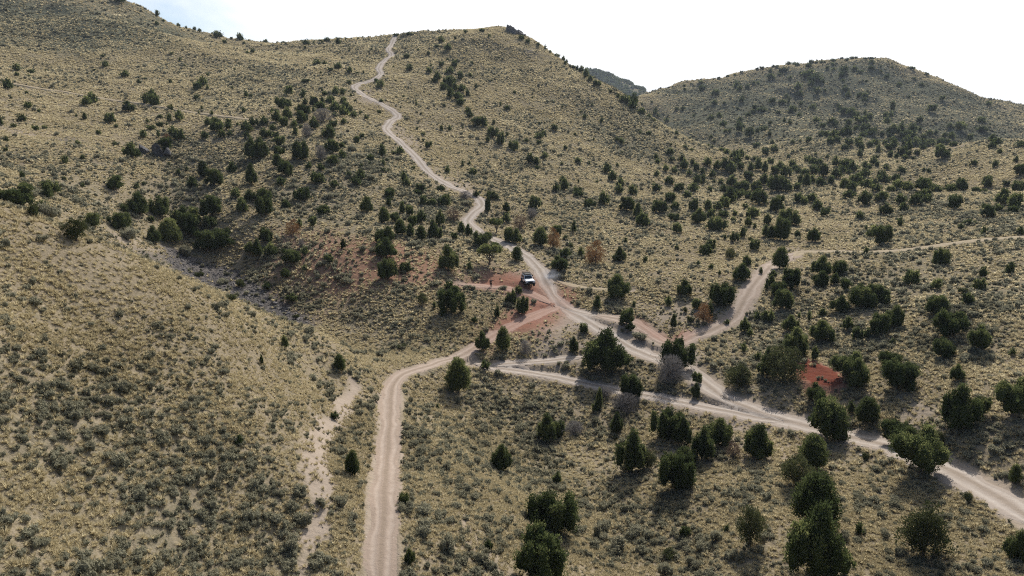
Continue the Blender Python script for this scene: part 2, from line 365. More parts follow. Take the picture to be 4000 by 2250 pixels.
# ------------------------------------------------------------------ ground
def make_ground():
    m, t, b = mat("dry_hillside"); g = G(t)
    co = g.n('ShaderNodeTexCoord').outputs['Object']
    a = g.attr('soil'); sx = g.n('ShaderNodeSeparateColor'); g.set(sx.inputs[0], a.outputs['Color'])
    red, bare, rock = sx.outputs[0], sx.outputs[1], sx.outputs[2]
    sage = g.attr('sage').outputs['Fac']; far = g.attr('far').outputs['Fac']
    nbig = g.noise(co, 0.02, 4); nmid = g.noise(co, 0.12, 4, 0.6); nfine = g.noise(co, 1.1, 5, 0.65); ngrit = g.noise(co, 7, 4, 0.7)
    soil = g.mix(nmid, rgb(.15, .12, .078), rgb(.215, .178, .115))
    soil = g.mix(g.ramp(ngrit, .35, .75), soil, rgb(.29, .24, .185))
    pale = g.mix(nfine, rgb(.265, .212, .165), rgb(.365, .305, .25))
    redc = g.mix(nfine, rgb(.175, .073, .052), rgb(.315, .148, .104))
    rockc = g.mix(g.ramp(g.noise(co, 2.2, 6, 0.75), .4, .62), rgb(.07, .065, .065), rgb(.25, .225, .205))
    soil = g.mix(g.math('MULTIPLY', bare, 1.0, clamp=True), soil, pale)
    redc = g.mix(g.ramp(red, .93, 1.0), redc, g.mix(nfine, rgb(.10, .032, .023), rgb(.21, .07, .048)))
    soil = g.mix(red, soil, redc)
    soil = g.mix(rock, soil, rockc)
    # low plant cover seen between and beyond the modelled clumps
    straw = g.mix(g.noise(co, 0.6, 4, .7), rgb(.27, .225, .125), rgb(.42, .36, .21))
    straw = g.mix(g.ramp(nbig, .35, .65), straw, g.mix(0.5, straw, rgb(.22, .20, .11)))
    shr = g.mix(nfine, rgb(.085, .088, .06), rgb(.16, .16, .115))
    # grass tussocks and shrubs as cells
    dg = g.vor(co, 1.5); ds = g.vor(co, 0.62)
    thr = g.math('MULTIPLY_ADD', sage, 0.34, 0.20)
    thr = g.math('ADD', thr, g.math('MULTIPLY', g.math('SUBTRACT', nmid, 0.5), 0.55))
    shrub = g.math('SUBTRACT', thr, g.math('MULTIPLY', ds, 0.62))
    shrub = g.ramp(shrub, -0.02, 0.12)
    patch = g.ramp(g.noise(co, 0.33, 5, .7), .42, .58)
    shrub = g.math('MAXIMUM', shrub, g.math('MULTIPLY', g.math('MULTIPLY_ADD', patch, .6, .35), sage))
    tuss = g.ramp(dg, .42, .12)
    veg = g.math('SUBTRACT', 1.0, g.math('MAXIMUM', g.math('MAXIMUM', bare, rock), g.math('MULTIPLY', red, .8)))
    veg = g.math('MULTIPLY', veg, g.math('MULTIPLY_ADD', far, 0.75, 0.25))
    col = g.mix(g.math('MULTIPLY', g.math('MULTIPLY_ADD', tuss, .75, .25), veg, clamp=True), soil, straw)
    col = g.mix(g.math('MULTIPLY', shrub, veg, clamp=True), col, shr)
    g.set(b.inputs['Base Color'], col)
    hgt = g.math('MULTIPLY', g.math('ADD', g.math('MULTIPLY', tuss, .25), g.math('MULTIPLY', shrub, .55)), veg)
    hgt = g.math('ADD', hgt, g.math('MULTIPLY', nfine, .18))
    hgt = g.math('ADD', hgt, g.math('MULTIPLY', g.math('MULTIPLY', rock, g.noise(co, 2.2, 6, .75)), .8))
    hgt = g.math('ADD', hgt, g.math('MULTIPLY', ngrit, .03))
    bp = g.n('ShaderNodeBump'); bp.inputs['Strength'].default_value = 1.0; bp.inputs['Distance'].default_value = 1.0
    g.set(bp.inputs['Height'], hgt); g.set(b.inputs['Normal'], bp.outputs['Normal'])
    b.inputs['Roughness'].default_value = 1.0; b.inputs['Specular IOR Level'].default_value = 0.0
    me = bpy.data.meshes.new("ground")
    co_ = np.empty((NU * NV + 1, 3)); co_[:-1, 0] = xf; co_[:-1, 1] = yf; co_[:-1, 2] = ZG.ravel(); co_[-1] = (0, 0, ZG[:, 0].mean())
    I = np.arange(NU * NV).reshape(NU, NV)
    q = np.stack([I[:-1, :-1], I[1:, :-1], I[1:, 1:], I[:-1, 1:]], -1).reshape(-1, 4)[:, ::-1]
    tri = np.stack([np.full(NU - 1, NU * NV), I[:-1, 0], I[1:, 0]], -1)[:, ::-1]
    me.vertices.add(len(co_)); me.vertices.foreach_set('co', co_.ravel())
    nl = q.size + tri.size; me.loops.add(nl)
    me.loops.foreach_set('vertex_index', np.concatenate([q.ravel(), tri.ravel()]))
    nf = len(q) + len(tri); me.polygons.add(nf)
    ls = np.concatenate([np.arange(len(q)) * 4, q.size + np.arange(len(tri)) * 3])
    me.polygons.foreach_set('loop_start', ls)
    me.polygons.foreach_set('use_smooth', np.ones(nf, bool))
    me.update(calc_edges=True)
    ca = me.attributes.new('soil', 'FLOAT_COLOR', 'POINT')
    c4 = np.zeros((NU * NV + 1, 4)); c4[:-1, 0] = mred.ravel(); c4[:-1, 1] = mbare.ravel(); c4[:-1, 2] = mrock.ravel(); c4[:, 3] = 1
    ca.data.foreach_set('color', c4.ravel())
    for nm_, val in (('sage', msage.ravel()), ('far', sstep(170, 420, rf))):
        at = me.attributes.new(nm_, 'FLOAT', 'POINT'); at.data.foreach_set('value', np.append(val, 0).astype(np.float32))
    me.materials.append(m)
    o = bpy.data.objects.new("ground", me); C.objects.link(o); o['kind'] = 'structure'
    return o
make_ground()

# ------------------------------------------------------------------ the tracks themselves, draped sheets
def road_material(name, c1, c2, crut, rut=1.0):
    m, t, b = mat(name); g = G(t)
    co = g.n('ShaderNodeTexCoord').outputs['Object']; uv = g.n('ShaderNodeUVMap', uv_map='along').outputs[0]
    s = g.n('ShaderNodeSeparateXYZ'); g.set(s.inputs[0], uv)
    nf = g.noise(co, 1.3, 5, .65); ng = g.noise(co, 9, 4, .7); nb = g.noise(co, .25, 3)
    c = g.mix(nf, c1, c2)
    wob = g.math('MULTIPLY_ADD', g.math('SUBTRACT', nb, .5), .35, s.outputs[0])
    d = g.math('ABSOLUTE', g.math('SUBTRACT', g.math('ABSOLUTE', wob), .46))
    ru = g.math('MULTIPLY', g.ramp(d, .26, .02), g.math('MULTIPLY_ADD', nf, 1.5, -.25), clamp=True)
    c = g.mix(g.math('MULTIPLY', ru, rut, clamp=True), c, crut)
    c = g.mix(g.math('MULTIPLY', g.ramp(g.math('ABSOLUTE', wob), .24, .06), g.math('MULTIPLY', nf, 1.0 * rut), clamp=True), c, rgb(.185, .14, .098))
    c = g.mix(g.ramp(ng, .62, .8), c, rgb(.52, .46, .40))
    c = g.mix(g.math('MULTIPLY', g.attr('red').outputs['Fac'], .85), c, g.mix(nf, rgb(.245, .13, .097), rgb(.36, .215, .165)))
    g.set(b.inputs['Base Color'], c)
    h = g.math('ADD', g.math('MULTIPLY', nf, .10), g.math('MULTIPLY', ng, .035)); h = g.math('SUBTRACT', h, g.math('MULTIPLY', ru, .06))
    bp = g.n('ShaderNodeBump'); bp.inputs['Distance'].default_value = 1.0; g.set(bp.inputs['Height'], h); g.set(b.inputs['Normal'], bp.outputs[0])
    b.inputs['Roughness'].default_value = 0.95
    return m
RM_MAIN = road_material("packed_dirt", rgb(.25, .19, .146), rgb(.345, .272, .218), rgb(.42, .347, .288), .9)
RM_PALE = road_material("pale_dirt", rgb(.275, .226, .185), rgb(.375, .318, .27), rgb(.48, .426, .372), .9)
RM_FAINT = road_material("worn_grass_track", rgb(.27, .215, .135), rgb(.36, .29, .19), rgb(.38, .31, .22), .5)
def make_road(k, nm, wd, ln):
    nrm = np.gradient(ln, axis=0); nrm /= np.linalg.norm(nrm, axis=1)[:, None] + 1e-9
    nrm = np.stack([smooth1(nrm[:, 1], 2), smooth1(-nrm[:, 0], 2)], 1)
    M = 11; tt = np.linspace(-1, 1, M); n_ = len(ln); s = np.arange(n_) * .8
    fr = np.clip(np.minimum(np.arange(n_), np.arange(n_)[::-1]) / 4.0, .05, 1)      # rounded ends
    wl = wd * .5 * (1 + .6 * (vnoise(s / 2, s * 0 + k * 7.3) - .5) + .3 * (vnoise(s / 11, s * 0 + k * 3.1) - .5)) * np.sqrt(fr)
    wr = wd * .5 * (1 + .6 * (vnoise(s / 2, s * 0 + k * 5.9 + 50) - .5) + .3 * (vnoise(s / 11, s * 0 + k * 2.7 + 80) - .5)) * np.sqrt(fr)
    W_ = np.where(tt[None] < 0, wl[:, None] * tt[None], wr[:, None] * tt[None])
    X = ln[:, None, 0] + nrm[:, None, 0] * W_; Y = ln[:, None, 1] + nrm[:, None, 1] * W_
    rr = np.hypot(X, Y)
    up = (0.05 + 0.012 * k) * np.maximum(1, rr / 120) * (1 - 0.9 * np.abs(tt[None]) ** 6)
    Z = ground(X.ravel(), Y.ravel()).reshape(X.shape) + up
    me = bpy.data.meshes.new(nm); co_ = np.stack([X, Y, Z], -1).reshape(-1, 3)
    I = np.arange(n_ * M).reshape(n_, M)
    q = np.stack([I[:-1, :-1], I[:-1, 1:], I[1:, 1:], I[1:, :-1]], -1).reshape(-1, 4)[:, ::-1]
    me.from_pydata(co_.tolist(), [], q.tolist())
    me.polygons.foreach_set('use_smooth', np.ones(len(q), bool))
    uv = me.uv_layers.new(name='along'); vi = q.ravel()
    U_ = np.broadcast_to(tt[None] , X.shape).ravel(); V_ = np.broadcast_to(s[:, None], X.shape).ravel()
    uv.data.foreach_set('uv', np.stack([U_[vi], V_[vi]], -1).ravel())
    at = me.attributes.new('red', 'FLOAT', 'POINT'); at.data.foreach_set('value', grid_sample(mred, X.ravel(), Y.ravel()).astype(np.float32))
    if me.polygons[len(q)//2].normal.z < 0: me.flip_normals()
    me.materials.append({"valley_road": RM_PALE, "hill_road": RM_PALE, "lower_track": RM_PALE, "side_road": RM_MAIN, "grassy_track": RM_FAINT, "far_road": RM_FAINT, "short_track": RM_FAINT}.get(nm, RM_MAIN))
    o = bpy.data.objects.new(nm, me); C.objects.link(o); o['kind'] = 'structure'
for k_, (nm, wd, ln, zz) in enumerate(road_lines): make_road(k_, nm, wd, ln)
# ------------------------------------------------------------------ every juniper and large shrub seen in the photograph
# per 1000 x 750 px tile: middle x, foot y, width, height in tile units of 1/1.932 px, kind (r rusty dead, g grey bare, s sage-like shrub, o olive shrubby)
TREES = {
(0,0): """905 25 60 30;1188 125 30 35 t;1348 188 22 22;1405 197 18 18;1468 222 22 22;1507 236 22 22;1648 288 55 42;1697 330 26 24;1748 300 16 16;1815 305 48 42;1843 338 20 18;1878 312 12 12;1186 193 22 24;1235 165 16 14;1295 415 24 18;1363 460 20 20;1398 505 16 14;1905 402 26 30;1865 402 24 14;777 432 24 16;797 508 40 36;945 585 46 40;130 540 36 42;130 575 26 22;232 556 34 24;222 577 18 12;355 538 22 12;712 535 18 12;1048 632 22 28;1100 603 16 16;1288 630 22 26;1570 572 18 18;1772 535 14 18;1800 485 12 10;70 680 52 60;10 945 30 50;215 828 40 42;298 852 22 22;88 745 18 12;205 712 16 20;172 920 50 45;105 965 34 26;275 985 36 28;342 975 30 22;50 1070 28 34;440 1025 44 30 s;655 800 58 55;700 780 56 62;643 905 26 42;580 880 12 16;835 935 70 65;972 848 72 66;880 965 26 22;745 1015 32 28;590 1090 26 24;625 1205 32 30;865 1100 26 24;1105 787 46 64;1153 745 50 55;1170 800 60 68;1300 838 18 44;1278 825 24 24;1215 895 28 24;1280 918 34 48;1358 915 54 64;1115 930 24 26;1260 950 14 22;1205 960 40 30;1145 985 50 30;1535 655 50 62;1493 680 48 50;1567 675 20 30;1490 760 34 36;1525 828 18 26;1502 865 18 24;1602 872 24 30;1860 740 26 44;1900 735 16 20;1840 850 26 32;1755 670 22 16;1085 1045 40 50;1198 1038 24 46;1310 1030 58 58;1357 1070 72 78;1265 1085 60 60 r;1265 1148 100 90;1000 1205 100 100;1547 1053 44 46;1675 1045 46 50;1735 1030 34 38;1570 950 46 50;1615 935 40 40;1640 1000 84 90;1728 975 40 44;1725 935 40 34;1793 950 16 22;1865 1000 80 72;1865 1050 44 50;1910 955 40 60;1660 940 30 30;495 1235 40 48;172 1345 28 40;625 1415 24 26;45 1145 24 24;1085 1400 20 24;1033 1430 36 40;880 1449 110 100;1275 1250 20 20;1350 1325 22 44;1410 1290 22 30;1455 1425 80 75;1540 1350 80 110;1620 1410 130 120;1757 1310 56 80;1900 1400 90 140;1905 1205 110 140;200 1449 80 60;390 1460 110 80;485 1362 24 22""",
(1000,0): """75 318 30 24;205 320 30 14;378 342 44 34;435 335 16 22;500 330 14 20;535 316 42 26;620 340 36 44;770 300 16 14;680 298 20 10;485 315 24 12;720 296 14 8;1060 275 40 14;1155 270 50 14;1580 255 24 26;1705 243 38 24;1760 282 18 20;1090 300 14 16;1400 325 46 42;1448 390 52 50;1365 360 30 18;1505 300 20 22;1640 310 14 12;1225 385 16 18;1303 418 26 26;1135 442 40 28;872 383 16 16;705 375 14 14;635 400 14 12;370 368 18 16;1445 458 20 18;463 492 54 36;520 490 34 26;620 525 60 42;565 540 36 24;708 552 42 38;490 558 16 16;765 558 24 14;812 555 14 20;375 625 50 14;1160 535 50 44;1303 555 40 40;1320 503 16 16;1400 505 36 34;1497 508 44 44;1463 560 50 46;1617 580 26 26;1630 490 24 24;1835 440 14 12;1368 618 52 64;1540 600 40 50;1460 660 100 75;1415 682 50 50;1500 690 40 60;1465 745 60 80;1550 700 56 50;1598 728 36 46;1527 760 68 50;1540 798 50 48;1662 670 24 34;1345 625 40 30;1775 615 12 14;908 622 30 24;938 665 56 50;705 637 30 26;1038 510 16 14;1210 800 18 32;1113 738 18 16;1055 615 10 12;945 770 30 20;1058 740 16 14;1245 865 16 14;1092 815 12 14;932 860 28 24;752 772 24 20;717 728 18 20;1135 905 40 22 s;1418 805 22 20;1600 850 44 36;1617 890 50 46;1845 800 22 32;1900 838 36 38;1215 978 22 20;1400 992 26 42;1460 990 26 40;1560 970 18 14;1258 1025 30 24;250 720 56 58;360 735 44 52;500 690 14 20;522 722 40 28;600 720 46 54;653 718 34 44;500 775 34 40;440 808 66 70;373 795 38 48;560 785 70 50;660 782 42 42;192 828 85 80;245 810 48 50;490 830 70 50;435 850 28 36;680 825 44 50;600 845 70 64;665 880 60 70;710 850 44 44;738 888 44 40;788 870 22 36;833 902 28 32;122 855 22 34;155 925 56 78;240 900 70 80;215 960 70 68;330 860 40 60;300 835 20 24;375 870 80 70;355 930 90 80;10 950 24 48;65 948 56 58;290 960 42 48;128 985 40 40;340 968 26 22;60 1045 56 64;105 1040 40 50;155 1048 44 44;300 1025 36 66;440 980 70 90;510 930 130 90 g;385 1040 70 90 g;555 1050 90 90;660 940 40 40;595 890 34 36;580 970 60 50;185 1108 100 70;35 1212 130 150;335 1220 130 130;180 1170 80 60;165 1265 80 90;225 1335 110 110;575 1160 100 100;490 1215 80 100 g;580 1250 100 70;650 1200 50 60;760 1080 44 46;800 1045 36 34;650 1120 40 40;955 1180 64 84;1040 1165 40 24;1090 1168 54 56;868 1220 44 50;857 1245 22 24;962 1253 38 48;995 1220 22 20;400 1280 40 50;495 1290 44 50;798 1268 28 28;465 1400 110 90;700 1345 40 50;790 1360 60 72;590 1425 52 56;760 1400 70 60;1118 1370 44 66;1137 1405 54 52;945 1330 20 20;1240 1449 80 60;1010 1449 60 30;1395 1440 60 40;960 1300 30 30;993 1300 22 24;1185 1278 30 24;1190 1400 20 22;190 1410 60 60;720 1140 80 50 s;640 1280 90 50 s;860 1360 90 44 s;770 1190 70 40 s;680 1090 60 40 s;540 1310 60 34 s;1300 1125 50 50;1263 1070 20 22;1560 1260 28 50;1612 1245 18 28;1445 1310 34 50;1635 1330 58 56;1680 960 110 70;1720 960 60 70;1787 1045 80 85;1795 940 24 36;1845 1095 70 90;1748 1075 28 42;1895 1030 22 36;1920 1125 30 60;1628 1195 18 16;1128 895 18 18""",
(2000,0): """70 300 50 26;120 325 36 24;197 348 24 22;250 375 18 32;288 400 18 18;340 425 40 22;388 455 26 34;412 470 20 26;400 488 20 26;460 520 36 24;490 530 26 30;520 545 40 40;555 590 40 60;590 615 40 40;625 650 30 40;655 655 30 40;740 698 30 20;800 740 30 30;840 775 60 50;880 770 40 40;920 770 50 60;910 825 60 60;870 785 40 50;975 865 60 40;1030 890 36 24;1065 915 40 20;930 790 40 50;20 705 30 16;155 745 14 16;315 772 24 14;378 815 16 22;548 900 28 30;675 930 34 42;205 940 20 18;247 935 12 16;315 988 50 44;240 1030 36 38;205 1050 66 46;108 1078 28 30;200 1090 36 28;617 1060 18 22;475 1025 20 22;523 850 22 14;605 800 20 14;865 980 12 12;968 1010 22 20;1028 1022 34 28;1000 1045 12 14;790 1068 30 30;823 1087 42 40;1145 1000 14 10;1240 1018 28 24;1197 1100 22 18;1232 1108 14 14;1305 1123 34 26;1355 1138 26 18;1505 1118 22 22;1480 1105 20 16;1340 1050 20 16;20 1140 50 70;135 1240 56 76;180 1255 50 66;190 1278 34 24;245 1200 48 48;402 1130 28 30;828 1160 20 20;348 1185 16 16;377 1245 24 22;497 1235 46 44;582 1245 16 36;70 1285 40 36 s;795 1260 22 28;640 1380 20 20;714 1310 58 70;755 1370 66 80;815 1410 52 60;805 1465 66 75;910 1470 66 70;395 1440 70 90;330 1449 50 60;380 1380 44 50;500 1380 18 28;480 1449 40 40;510 1440 40 30;1085 1200 28 36;1098 1235 34 36;1188 1172 46 48;1205 1220 40 32;1280 1230 44 56;1300 1285 60 80;1358 1245 32 44;1475 1255 54 58;1158 1297 42 50;1225 1308 44 44;1090 1335 38 44;1337 1330 38 46;1390 1290 40 56;1435 1315 42 48;1510 1340 38 48;1185 1395 60 60;1395 1390 60 70;1440 1390 44 66;1258 1449 90 66;1368 1449 70 60;1088 1449 60 60;1575 1395 36 40;1545 1285 70 66;1610 1290 60 90;1650 1320 80 90;1680 1210 70 60;1700 1240 50 60;1725 1195 40 60;1772 1205 38 30;1825 1215 36 30;1580 1140 50 26;1620 1165 40 36;1655 1410 80 80;1595 1449 50 50;1800 1290 40 56;1855 1290 56 90;1905 1310 50 90;1775 1370 80 70;1720 1280 50 50;1840 1449 80 80;1750 1449 90 80;1900 1400 70 80;1700 1449 70 70;1640 1449 30 40;1910 1175 46 50;1840 1125 40 42;1490 1449 40 40;1525 1380 24 24;1255 1320 14 18;1120 672 14 12;1185 665 12 10;1210 660 12 10;1063 692 12 12;1105 710 14 10;1245 715 16 16;1300 685 20 20;1298 655 24 16;1350 640 18 12;1425 632 34 18;1435 690 40 40;1690 670 44 50;1715 690 30 36;1772 680 28 36;1820 645 24 26;1855 640 18 22;1530 725 50 40;1525 790 40 30;1560 582 24 14;1625 585 22 16;1680 575 20 16;1730 555 24 16;1850 530 24 16;1885 525 30 18;1055 780 18 16;980 800 20 20;1083 835 22 20;1075 870 30 30;1100 885 20 22;1165 925 36 30;1240 835 26 24;1287 835 30 24;1372 885 20 22;1455 835 16 18;1562 895 34 40;1498 910 40 36;1600 790 20 20;1730 775 34 30;1735 745 20 20;1700 830 20 18;1830 830 30 30;1780 885 36 34;1815 860 26 28;1720 920 36 30;1880 845 60 26;1710 1000 40 70;1790 1040 66 70;1850 1000 30 30;1900 990 50 34;1745 965 20 24;1640 1000 26 24;1610 1000 26 20;1590 960 44 40;1720 955 30 26;1500 1045 26 20;1525 1078 22 22""",
(3000,0): """40 500 22 14;65 515 24 18;155 490 36 20;195 475 24 18;220 505 28 26;217 475 18 14;325 478 30 20;305 515 40 30;365 478 20 12;400 480 22 18;425 478 18 14;490 465 34 16;555 448 24 12;600 445 18 12;635 447 34 16;660 445 20 14;735 450 24 12;780 452 32 16;590 466 24 22;775 495 34 32;905 472 14 8;1080 525 40 14;1195 568 26 12;15 555 24 30;110 555 50 36;85 575 26 18;20 605 50 36;165 595 22 18;248 570 24 18;305 590 80 50;350 625 80 50;405 635 30 30;320 660 40 40;570 565 50 50;555 585 40 30;485 495 24 18;490 535 26 18;650 540 40 30;445 525 24 22;775 535 34 26;850 548 18 14;895 598 30 30;690 555 40 16;565 620 20 18;580 655 14 12;580 700 40 36;740 620 20 12;985 655 30 24;1100 605 20 16;1152 655 26 22;850 510 14 14;935 515 14 12;365 715 44 44;425 695 22 20;220 690 44 50;235 740 50 40;135 740 26 24;30 780 40 30;105 785 50 24;155 780 20 40;690 740 36 34;733 745 34 36;725 772 30 26;600 735 30 30;1060 740 16 16;750 690 16 10;335 830 40 34;180 855 50 44;75 860 36 20;235 885 28 28;245 800 24 26;528 810 20 24;540 830 26 20;640 840 22 20;620 880 60 50;570 865 50 40;730 865 20 28;755 910 46 44;655 895 44 40;700 940 80 50;935 840 34 60;880 890 24 34;920 890 30 40;895 935 40 50;1140 930 34 40;1230 850 50 44;1310 760 30 26;1660 798 30 24;1605 925 60 30;1365 970 34 30;1450 990 56 50;1615 1000 60 34;1010 950 20 34;1560 970 14 12;1675 945 14 12;120 925 20 34;163 940 26 28;10 945 24 24;363 925 40 34;475 945 50 44;503 960 34 36;408 968 40 30;740 920 20 20;605 950 40 40;663 988 34 34;715 990 32 46;745 985 30 40;800 995 36 28;585 1040 90 80;755 1025 50 36;785 1022 40 40;858 1030 28 30;908 1040 22 28;940 1025 80 70;1000 1010 40 60;1085 1000 50 50;1215 1025 34 34;1145 990 20 30;1265 1015 22 26;1330 1040 26 30;1385 1050 40 40;1520 1062 30 40;397 1035 36 40;442 1040 44 42;495 1045 60 50;467 1095 40 50;513 1080 50 46;300 1078 36 36;183 1088 24 30;240 1075 18 20;710 1045 44 40;683 1080 50 40;608 1105 54 48;575 1140 42 44;680 1100 40 30;45 1152 48 48;30 1095 26 34;10 1030 26 36;185 1160 22 24;105 1115 12 20;358 1175 18 20;445 1195 22 24;150 1200 26 30;250 1140 24 18;1030 1060 60 60;1075 1050 60 50;1040 1100 60 60;1100 1115 60 60;1150 1110 50 50;1220 1108 60 46;1165 1130 40 30;1175 1055 36 36;1310 1095 60 40;1345 1090 40 30;1395 1105 40 28;945 1125 46 60;910 1140 50 44;805 1100 44 40;828 1155 36 60;877 1095 30 30;770 1110 40 34;940 1075 34 36;908 1075 22 26;918 1190 38 42;1005 1180 56 60;1055 1145 40 70;1058 1185 36 40;1030 1205 40 30;965 1195 30 34;1120 1175 38 36;1095 1210 24 22;820 1200 26 24;690 1190 30 50;700 1140 40 50;1310 1200 90 74;1295 1150 50 50;1690 1070 36 44;1720 1095 50 40;1685 1120 40 36;1900 1110 44 34;1745 1160 26 28;1368 1140 16 18;1865 1230 24 40;1710 1265 32 42;1545 1258 40 40;1210 1305 22 26;1172 1295 22 24;973 1230 16 16;1003 1307 50 40;890 1285 36 36;820 1260 26 34;795 1245 46 52;730 1270 40 46;760 1280 36 36;295 1230 44 46;335 1250 50 50;380 1245 44 40;510 1260 46 66;580 1280 80 70;558 1310 50 50;635 1300 54 70;605 1320 36 34;185 1265 50 50;20 1240 44 40;45 1330 70 70;130 1340 80 80;80 1300 60 70;230 1310 60 40;280 1320 50 44;340 1315 60 60;370 1310 40 60;415 1335 60 90;510 1345 60 60;200 1290 40 40;390 1405 60 60;475 1388 46 54;285 1410 60 90;240 1390 40 70;330 1380 40 50;570 1430 70 80;625 1449 80 70;660 1400 90 80;740 1420 70 60;725 1340 60 56;690 1370 60 60;860 1390 70 60;850 1345 50 50;955 1380 50 50;905 1370 30 30;800 1390 40 40;980 1430 60 60;1050 1440 80 60;1155 1449 110 90;1200 1420 50 60;1275 1449 60 40;1355 1440 50 40;1240 1440 40 40;810 1449 60 50 o;920 1449 50 40;1455 1440 74 80;1440 1375 20 30;1645 1420 72 74;1885 1449 80 70;1895 1330 70 70;1795 1410 36 34;1560 1449 50 30;1620 1449 40 20;1380 1449 60 50;60 1449 110 110;130 1449 90 90;15 1420 40 80;215 1440 50 50""",
(0,750): """90 110 150 100;170 120 130 90;200 40 90 80;370 50 70 90;265 200 90 110 o;380 200 130 110 s;440 190 60 60 s;330 140 60 60;585 390 150 150 o;705 270 100 90;905 290 140 110;965 370 120 90 s;840 350 60 40 s;1060 190 150 150;940 155 44 50;1210 195 140 130;1145 230 36 40;1335 240 80 90;1400 300 140 160;1470 210 80 90;1440 360 160 180;1290 400 150 180;1165 395 100 120;1600 200 150 150;1590 290 90 90;1570 470 170 150;1680 455 170 140;1830 155 90 95;1890 75 80 80;1780 45 60 60;1890 470 90 80;1735 820 110 60 o;1830 720 100 70 o;1390 490 110 90 s;1500 640 80 44 o;1660 700 90 60 s""",
(1000,750): """75 190 120 140;60 100 130 110;345 70 120 90;230 125 80 60;510 175 100 75;435 265 70 75;835 155 90 110;1010 45 90 60;1005 105 50 66;970 240 80 120;1055 235 80 80;1105 165 50 90;1160 180 70 80;1265 100 56 66;1325 105 60 50;1420 115 100 90;1225 20 70 30;1245 240 80 100;1185 270 80 90;1090 330 90 120;1165 345 60 100;1250 370 80 110;1340 350 90 130;1385 350 60 80;1390 260 70 120;1490 230 120 110 d;1590 110 110 40 s;1580 60 100 60 g;1660 38 50 42;1750 165 44 150;1780 60 60 60;1815 65 40 50;1890 155 60 80;1890 235 54 72;1815 315 110 115 u;1905 380 90 110;1550 315 60 90;1605 335 60 90;1498 360 44 50;1700 420 150 120;1765 565 180 165 u;1455 605 160 200;1612 595 44 70;1335 400 60 60 s;1200 410 90 50 s;930 390 70 100;1000 380 90 110;985 510 150 150;935 440 60 80;990 670 150 150;1130 615 100 80;800 455 70 60 s;660 430 36 70;555 540 60 60;370 595 40 40;80 395 100 110;285 330 100 110 r;330 270 40 60;115 495 100 100;20 500 80 130;270 555 160 110;370 480 50 60;345 420 40 60 g;225 650 80 70;275 840 70 60;90 735 60 50;1480 930 230 210;1345 880 30 50;1410 940 40 60;1255 860 90 90 o;1455 740 60 60;1650 993 44 46;1820 955 40 90;1910 845 70 85;1710 1205 110 150;1865 1220 120 200;1730 1340 70 60;1530 1545 190 290;218 1185 60 100;45 1305 24 70;638 1365 84 130;1860 740 80 26 s;700 700 110 60 s;1100 740 70 50 s;940 1230 110 60 s;1100 1190 90 44 o;700 250 70 44 s;620 130 80 40 s;540 60 90 50 s;880 460 50 44 s;1110 620 60 40 s;830 1110 60 40 s;300 960 60 40 o;400 1080 90 80 s""",
(2000,750): """170 130 90 100;150 200 80 70 g;60 290 120 120 d;30 390 90 110;210 410 110 140;310 430 100 155 r;340 330 80 80;465 305 36 90;400 360 30 30;445 425 40 40;520 490 40 70;405 500 90 80;440 520 80 50 s;360 610 150 120;35 525 90 110;630 555 150 180 r;812 530 95 110;1005 535 40 50;857 385 26 46;1243 440 30 36;590 125 90 70;690 100 80 100;500 35 70 50;865 150 120 110;945 200 80 110;985 260 110 100;1110 165 120 100;1190 85 90 80;1225 140 60 60;1245 315 76 80;1225 225 90 60;1365 145 70 90;1405 240 110 110;1475 150 60 90;1500 200 70 70;1540 295 140 100;1595 195 70 50;1320 45 64 50;1460 480 100 85;1490 450 90 90;1645 510 80 80 o;1605 360 30 40;1675 380 70 75;1740 345 50 80;1830 445 80 85;1765 560 76 80;1680 180 36 40;1670 230 36 40;1780 260 44 66;1810 200 100 85;1830 275 24 40;1795 365 24 24;1730 680 140 130;1565 630 20 36;1500 585 34 40;1405 555 30 36;1280 530 30 36 s;1875 620 28 48;785 815 210 195;640 880 66 90;920 870 30 44;1300 790 110 120;1178 865 50 70;1390 890 66 84;1575 870 180 170;1440 1000 120 150 r;1490 950 40 110;1310 910 50 50 o;1340 990 44 60 o;1215 1035 44 105;865 1010 125 130;885 1060 80 60;970 1125 130 60 s;540 1070 76 80;465 1225 76 120;100 1245 90 110 g;50 770 50 60;80 925 105 130;10 850 40 110;165 845 48 48 s;695 1390 360 340;1240 1350 250 240;1190 1465 200 210 g;1395 1455 85 90;1700 1489 200 160 o;1920 1410 130 220;1750 1065 80 110;1790 1095 40 60;1745 1210 50 70;1620 1000 34 36;1850 965 50 60;1910 980 60 80;1855 1275 44 60;1920 740 30 90;1640 90 110 110;1700 60 90 80;1860 100 120 110;1790 60 60 60;1550 140 60 60;1600 130 90 90;1760 130 40 40;1920 250 60 80;1910 340 50 80;920 1480 50 50 s;330 1225 60 36 s;820 1010 50 34 s;800 905 60 40 s""",
